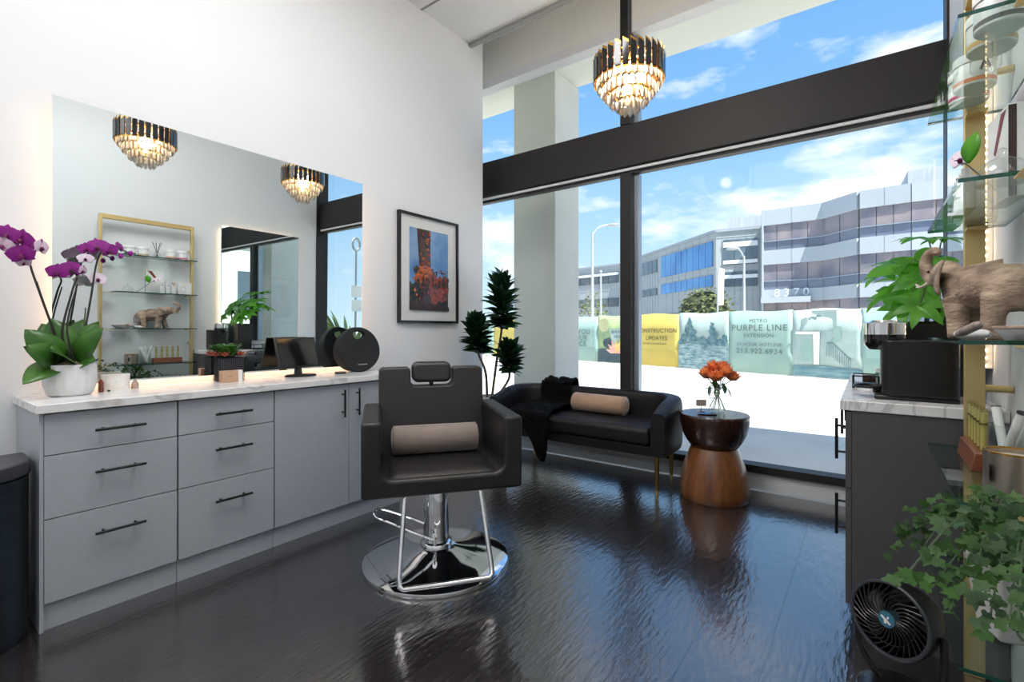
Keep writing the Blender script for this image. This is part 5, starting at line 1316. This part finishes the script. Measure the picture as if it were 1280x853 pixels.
# ---- fourth shelf: tube rack, candle, glass beaker
z4 = SZ[3] + .0005
r = thing('tube_rack', 'low reddish wooden rack for glass tubes on the fourth glass shelf', 'rack', (.268, 2.055, z4), .0)
bm = new_bm(); prism(bm, [(-.033, 0), (.033, 0), (.024, .055), (-.024, .055)], lambda a, b, t: V((a, -.14 + t, b)), .28); obj('block', bm, M['rackwood'], r, bev=.003)
for k in range(5):
    y = 2.055 - .105 + .0525 * k
    o = thing('glass_tube', 'slim yellowish glass tube standing in the wooden rack', 'tube', (.268, y, z4 + .0555), 0, 'yellowish tubes in the wooden rack')
    bm = new_bm(); lathe(bm, [(0, 0), (.0095, 0), (.0105, .004), (.0105, .125), (.009, .125), (.009, .006), (0, .005)], 18); obj('glass', bm, M['tube_glass'], o, smooth=40)
    bm = new_bm(); lathe(bm, [(0, .0055), (.0086, .0055), (.0086, .112), (0, .112)], 16); obj('roll_inside', bm, mat('pale_straw', rgb(232, 226, 172), .6, var=.1, scale=30), o)
    bm = new_bm(); lathe(bm, [(.0106, .078), (.0112, .078), (.0112, .084), (.0106, .084)], 18); obj('band', bm, M['old_brass'], o)
r = thing('candle_jar', 'silver candle jar with a gold rim at the near end of the fourth shelf', 'candle', (.298, 1.735, z4))
bm = new_bm(); lathe(bm, [(0, 0), (.058, 0), (.062, .004), (.062, .100), (.058, .100), (.058, .06), (0, .06)], 40); obj('jar', bm, mat('satin_silver', rgb(176, 164, 152), .3, .9, var=.1, scale=8, stretch=(1, 1, .2)), r, smooth=40)
bm = new_bm(); tube(bm, [(.060 * math.cos(2*PI*k/40), .060 * math.sin(2*PI*k/40), .101) for k in range(40)], .0028, 6, closed=True); obj('rim', bm, M['gold'], r)
bm = new_bm(); lathe(bm, [(0, .0605), (.057, .0605), (.057, .088), (0, .088)], 32); obj('wax', bm, M['ivory'], r)
bm = new_bm(); prism(bm, [(-.014, .03), (.014, .03), (.014, .07), (-.014, .07)], lambda a, b, t: V((-.0622 * math.cos(.5) - t * .8, -.0622 * math.sin(.5) + a - t * .4, b)), .0006); obj('label', bm, M['black_plastic'], r)
r = thing('glass_beaker', 'clear glass beaker behind the silver candle jar', 'beaker', (.315, 1.862, z4))
bm = new_bm(); lathe(bm, [(0, 0), (.050, 0), (.052, .003), (.052, .150), (.050, .150), (.050, .005), (0, .004)], 36); obj('glass', bm, M['clear'], r, smooth=40)
bm = new_bm(); tube(bm, [(.051 * math.cos(2*PI*k/36), .051 * math.sin(2*PI*k/36), .151) for k in range(36)], .0015, 6, closed=True); obj('rim', bm, M['clear'], r)
for k, (x, y, tx, ty) in enumerate(((-.02, -.01, .03, -.06), (0, .0, .035, -.03), (.01, .015, .03, .0), (-.015, .02, -.015, .045))):
    o = thing('paper_tube', 'white paper-wrapped tube leaning in the glass beaker', 'tube', (.315, 1.862, z4 + .006), 0, 'white tubes in the glass beaker')
    bm = new_bm(); tube(bm, [(x - tx * .35, y - ty * .35, .006), (x + tx * .8, y + ty * .8, .185)], .0105, 12); obj('wrapper', bm, M['card'], o)
    bm = new_bm(); tube(bm, [(x + tx * .8, y + ty * .8, .1855), (x + tx * .82, y + ty * .82, .189)], .0108, 12); obj('cap', bm, M['steel'], o)
# ---- bottom shelf: ivy in a white tapered pot
z5 = SZ[4] + .0005
IX, IY = .285, 1.80
r = thing('potted_ivy', 'trailing green ivy in a white tapered pot on the lowest glass shelf', 'potted plant', (IX, IY, z5), .35)
bm = new_bm()
def sq(s, z): return [V((s*a, s*b, z)) for a, b in ((-1, -1), (1, -1), (1, 1), (-1, 1))]
prism(bm, [(-.05, -.075), (.05, -.075), (.05, .075), (-.05, .075)], lambda a, b, t: V((a * (.68 + .36 * t / .19), b * (.68 + .36 * t / .19), t)), .19); obj('pot', bm, M['pot_white'], r, bev=.008)
bx('soil', (-.047, -.07, .1905), (.047, .07, .196), M['soil'], r)
q = random.Random(31)
vm = new_bm(); fm = new_bm()
def ivy_leaf(bm, c, d, n, s):
    d = V(d).normalized(); n = V(n); n = (n - d * n.dot(d)).normalized(); sd = d.cross(n)
    out = [(0, 0), (.30, -.12), (.52, .12), (.36, .32), (.42, .62), (.16, .62), (0, 1.0), (-.16, .62), (-.42, .62), (-.36, .32), (-.52, .12), (-.30, -.12)]
    ctr = bm.verts.new(V(c) + d * .35 * s); vs = [bm.verts.new(V(c) + sd * a * s + d * b * s + n * (-.18 * s * (a*a + max(0, b - .5)**2))) for a, b in out]
    for i in range(len(vs)): bm.faces.new((ctr, vs[i], vs[(i + 1) % len(vs)]))
cs, sn = math.cos(-.35), math.sin(-.35)
def to_local(p): p = V(p) - V((IX, IY, z5)); return V((p.x * cs - p.y * sn, p.x * sn + p.y * cs, p.z))
vines = []
for (u, v, X) in ((1118, 668, .06), (1112, 690, .05), (1120, 733, .03), (1135, 640, .10), (1165, 735, .10), (1150, 655, .12), (1175, 640, .16), (1150, 690, .10), (1200, 655, .18), (1225, 640, .2), (1215, 745, .13), (1235, 785, .14), (1262, 780, .16), (1275, 660, .2), (1245, 650, .25), (1185, 770, .12), (1272, 790, .15), (1210, 635, .28), (1260, 640, .3)):
    vines.append(to_local(on_x(u, v, X)))
for k, e in enumerate(vines):
    st_ = V((q.uniform(-.04, .04), q.uniform(-.06, .06), .19)); mid = (st_ + e) * .5 + V((0, 0, .07 + .06 * q.random()))
    sp = spline([st_, mid, e], 9); tube(vm, sp, .0014, 5)
    for i, p in enumerate(sp):
        if i < 2: continue
        for _ in range(1 + (q.random() < .6)):
            ivy_leaf(fm, p + V((q.uniform(-.012, .012), q.uniform(-.012, .012), q.uniform(-.005, .015))), (q.uniform(-1, .6), q.uniform(-1, .6), q.uniform(-.8, .3)), (-.5 + q.uniform(-.5, .5), -.6 + q.uniform(-.5, .5), .8), q.uniform(.017, .030))
for i in range(64):
    a = q.uniform(0, 2*PI); rr = q.random() ** .5
    ivy_leaf(fm, (.06 * rr * math.cos(a), .085 * rr * math.sin(a), .212 + .05 * q.random()), (math.cos(a), math.sin(a), q.uniform(-.5, .4)), (-.4, -.6, .8), q.uniform(.018, .032))
obj('vines', vm, M['green_stem'], r); obj('ivy_leaves', fm, M['leaf_ivy'], r, smooth=0)

# ================================================================== DESK FAN on the floor
r = thing('floor_fan', 'small black air circulator fan on the floor in front of the right cabinet', 'fan', (.075, 2.03, 0), 0)
fd = V((-.50, -.86, .12)).normalized()      # the way it blows
cz = .255; c0 = V((0, 0, cz)); t1 = fd.cross(V((0, 0, 1))).normalized(); t2 = t1.cross(fd)
def fp(a, rad, dpt_): return c0 + t1 * (rad * math.cos(a)) + t2 * (rad * math.sin(a)) + fd * dpt_
bm = new_bm()
rings = []
for rad, dp in ((.108, .05), (.116, .045), (.118, .02), (.112, -.02), (.095, -.07), (.07, -.10), (.0, -.112)):
    rings.append([bm.verts.new(fp(2*PI*k/40, max(rad, .001), dp)) for k in range(40)])
for a, b in zip(rings, rings[1:]): ring_faces(bm, a, b)
obj('shell', bm, M['black_plastic'], r, smooth=50)
bm = new_bm(); tube(bm, [fp(2*PI*k/48, .112, .05) for k in range(48)], .0065, 8, closed=True); obj('front_ring', bm, mat('fan_ring', rgb(52, 56, 62), .3), r)
bm = new_bm()
for k in range(30):
    a = 2*PI*k/30; tube(bm, spline([fp(a, .026, .060), fp(a + .28, .065, .058), fp(a + .72, .110, .05)], 4), .0022, 5)
for rad in (.075,): tube(bm, [fp(2*PI*k/40, rad, .056) for k in range(40)], .0016, 5, closed=True)
obj('spiral_grille', bm, M['black_plastic'], r)
bm = new_bm()
for k in range(5):
    a0 = 2*PI*k/5
    surf(bm, lambda i, j: fp(a0 + .75 * j + .25 * i, .022 + .075 * i, .034 - .03 * j), 6, 5)
obj('blades', bm, M['black_plastic'], r, smooth=180, solid=.002)
bm = new_bm(); M4 = Matrix.Translation(c0 + fd * .055) @ fd.to_track_quat('Z', 'Y').to_matrix().to_4x4(); lathe(bm, [(0, -.03), (.024, -.03), (.026, 0), (.024, .008), (0, .010)], 24, M=M4); hb = obj('hub', bm, mat('fan_hub', rgb(58, 110, 134), .35), r)
bm = new_bm()
for pl in (((-.017, .006), (-.012, .011), (.016, -.007), (.012, -.012)), ((-.004, -.013), (.003, -.011), (.000, -.004), (-.006, -.002)), ((.001, .004), (.006, .003), (.010, .012), (.004, .013))):
    bm.faces.new([bm.verts.new(M4 @ V((a, b, .0115))) for a, b in pl])
obj('emblem', bm, M['white_ink'], hb, smooth=0)
bm = new_bm(); lathe(bm, [(0, 0), (.105, 0), (.11, .008), (.10, .018), (.05, .026), (0, .028)], 36); obj('base', bm, M['black_plastic'], r, smooth=40)
for s in (-1, 1):
    bm = new_bm(); tube(bm, spline([V((0, 0, .022)) + t1 * .05 * s, V((0, 0, .10)) + t1 * .118 * s, c0 + t1 * .124 * s], 6), .011, 8, flat=.6); obj('bracket', bm, M['black_plastic'], r)
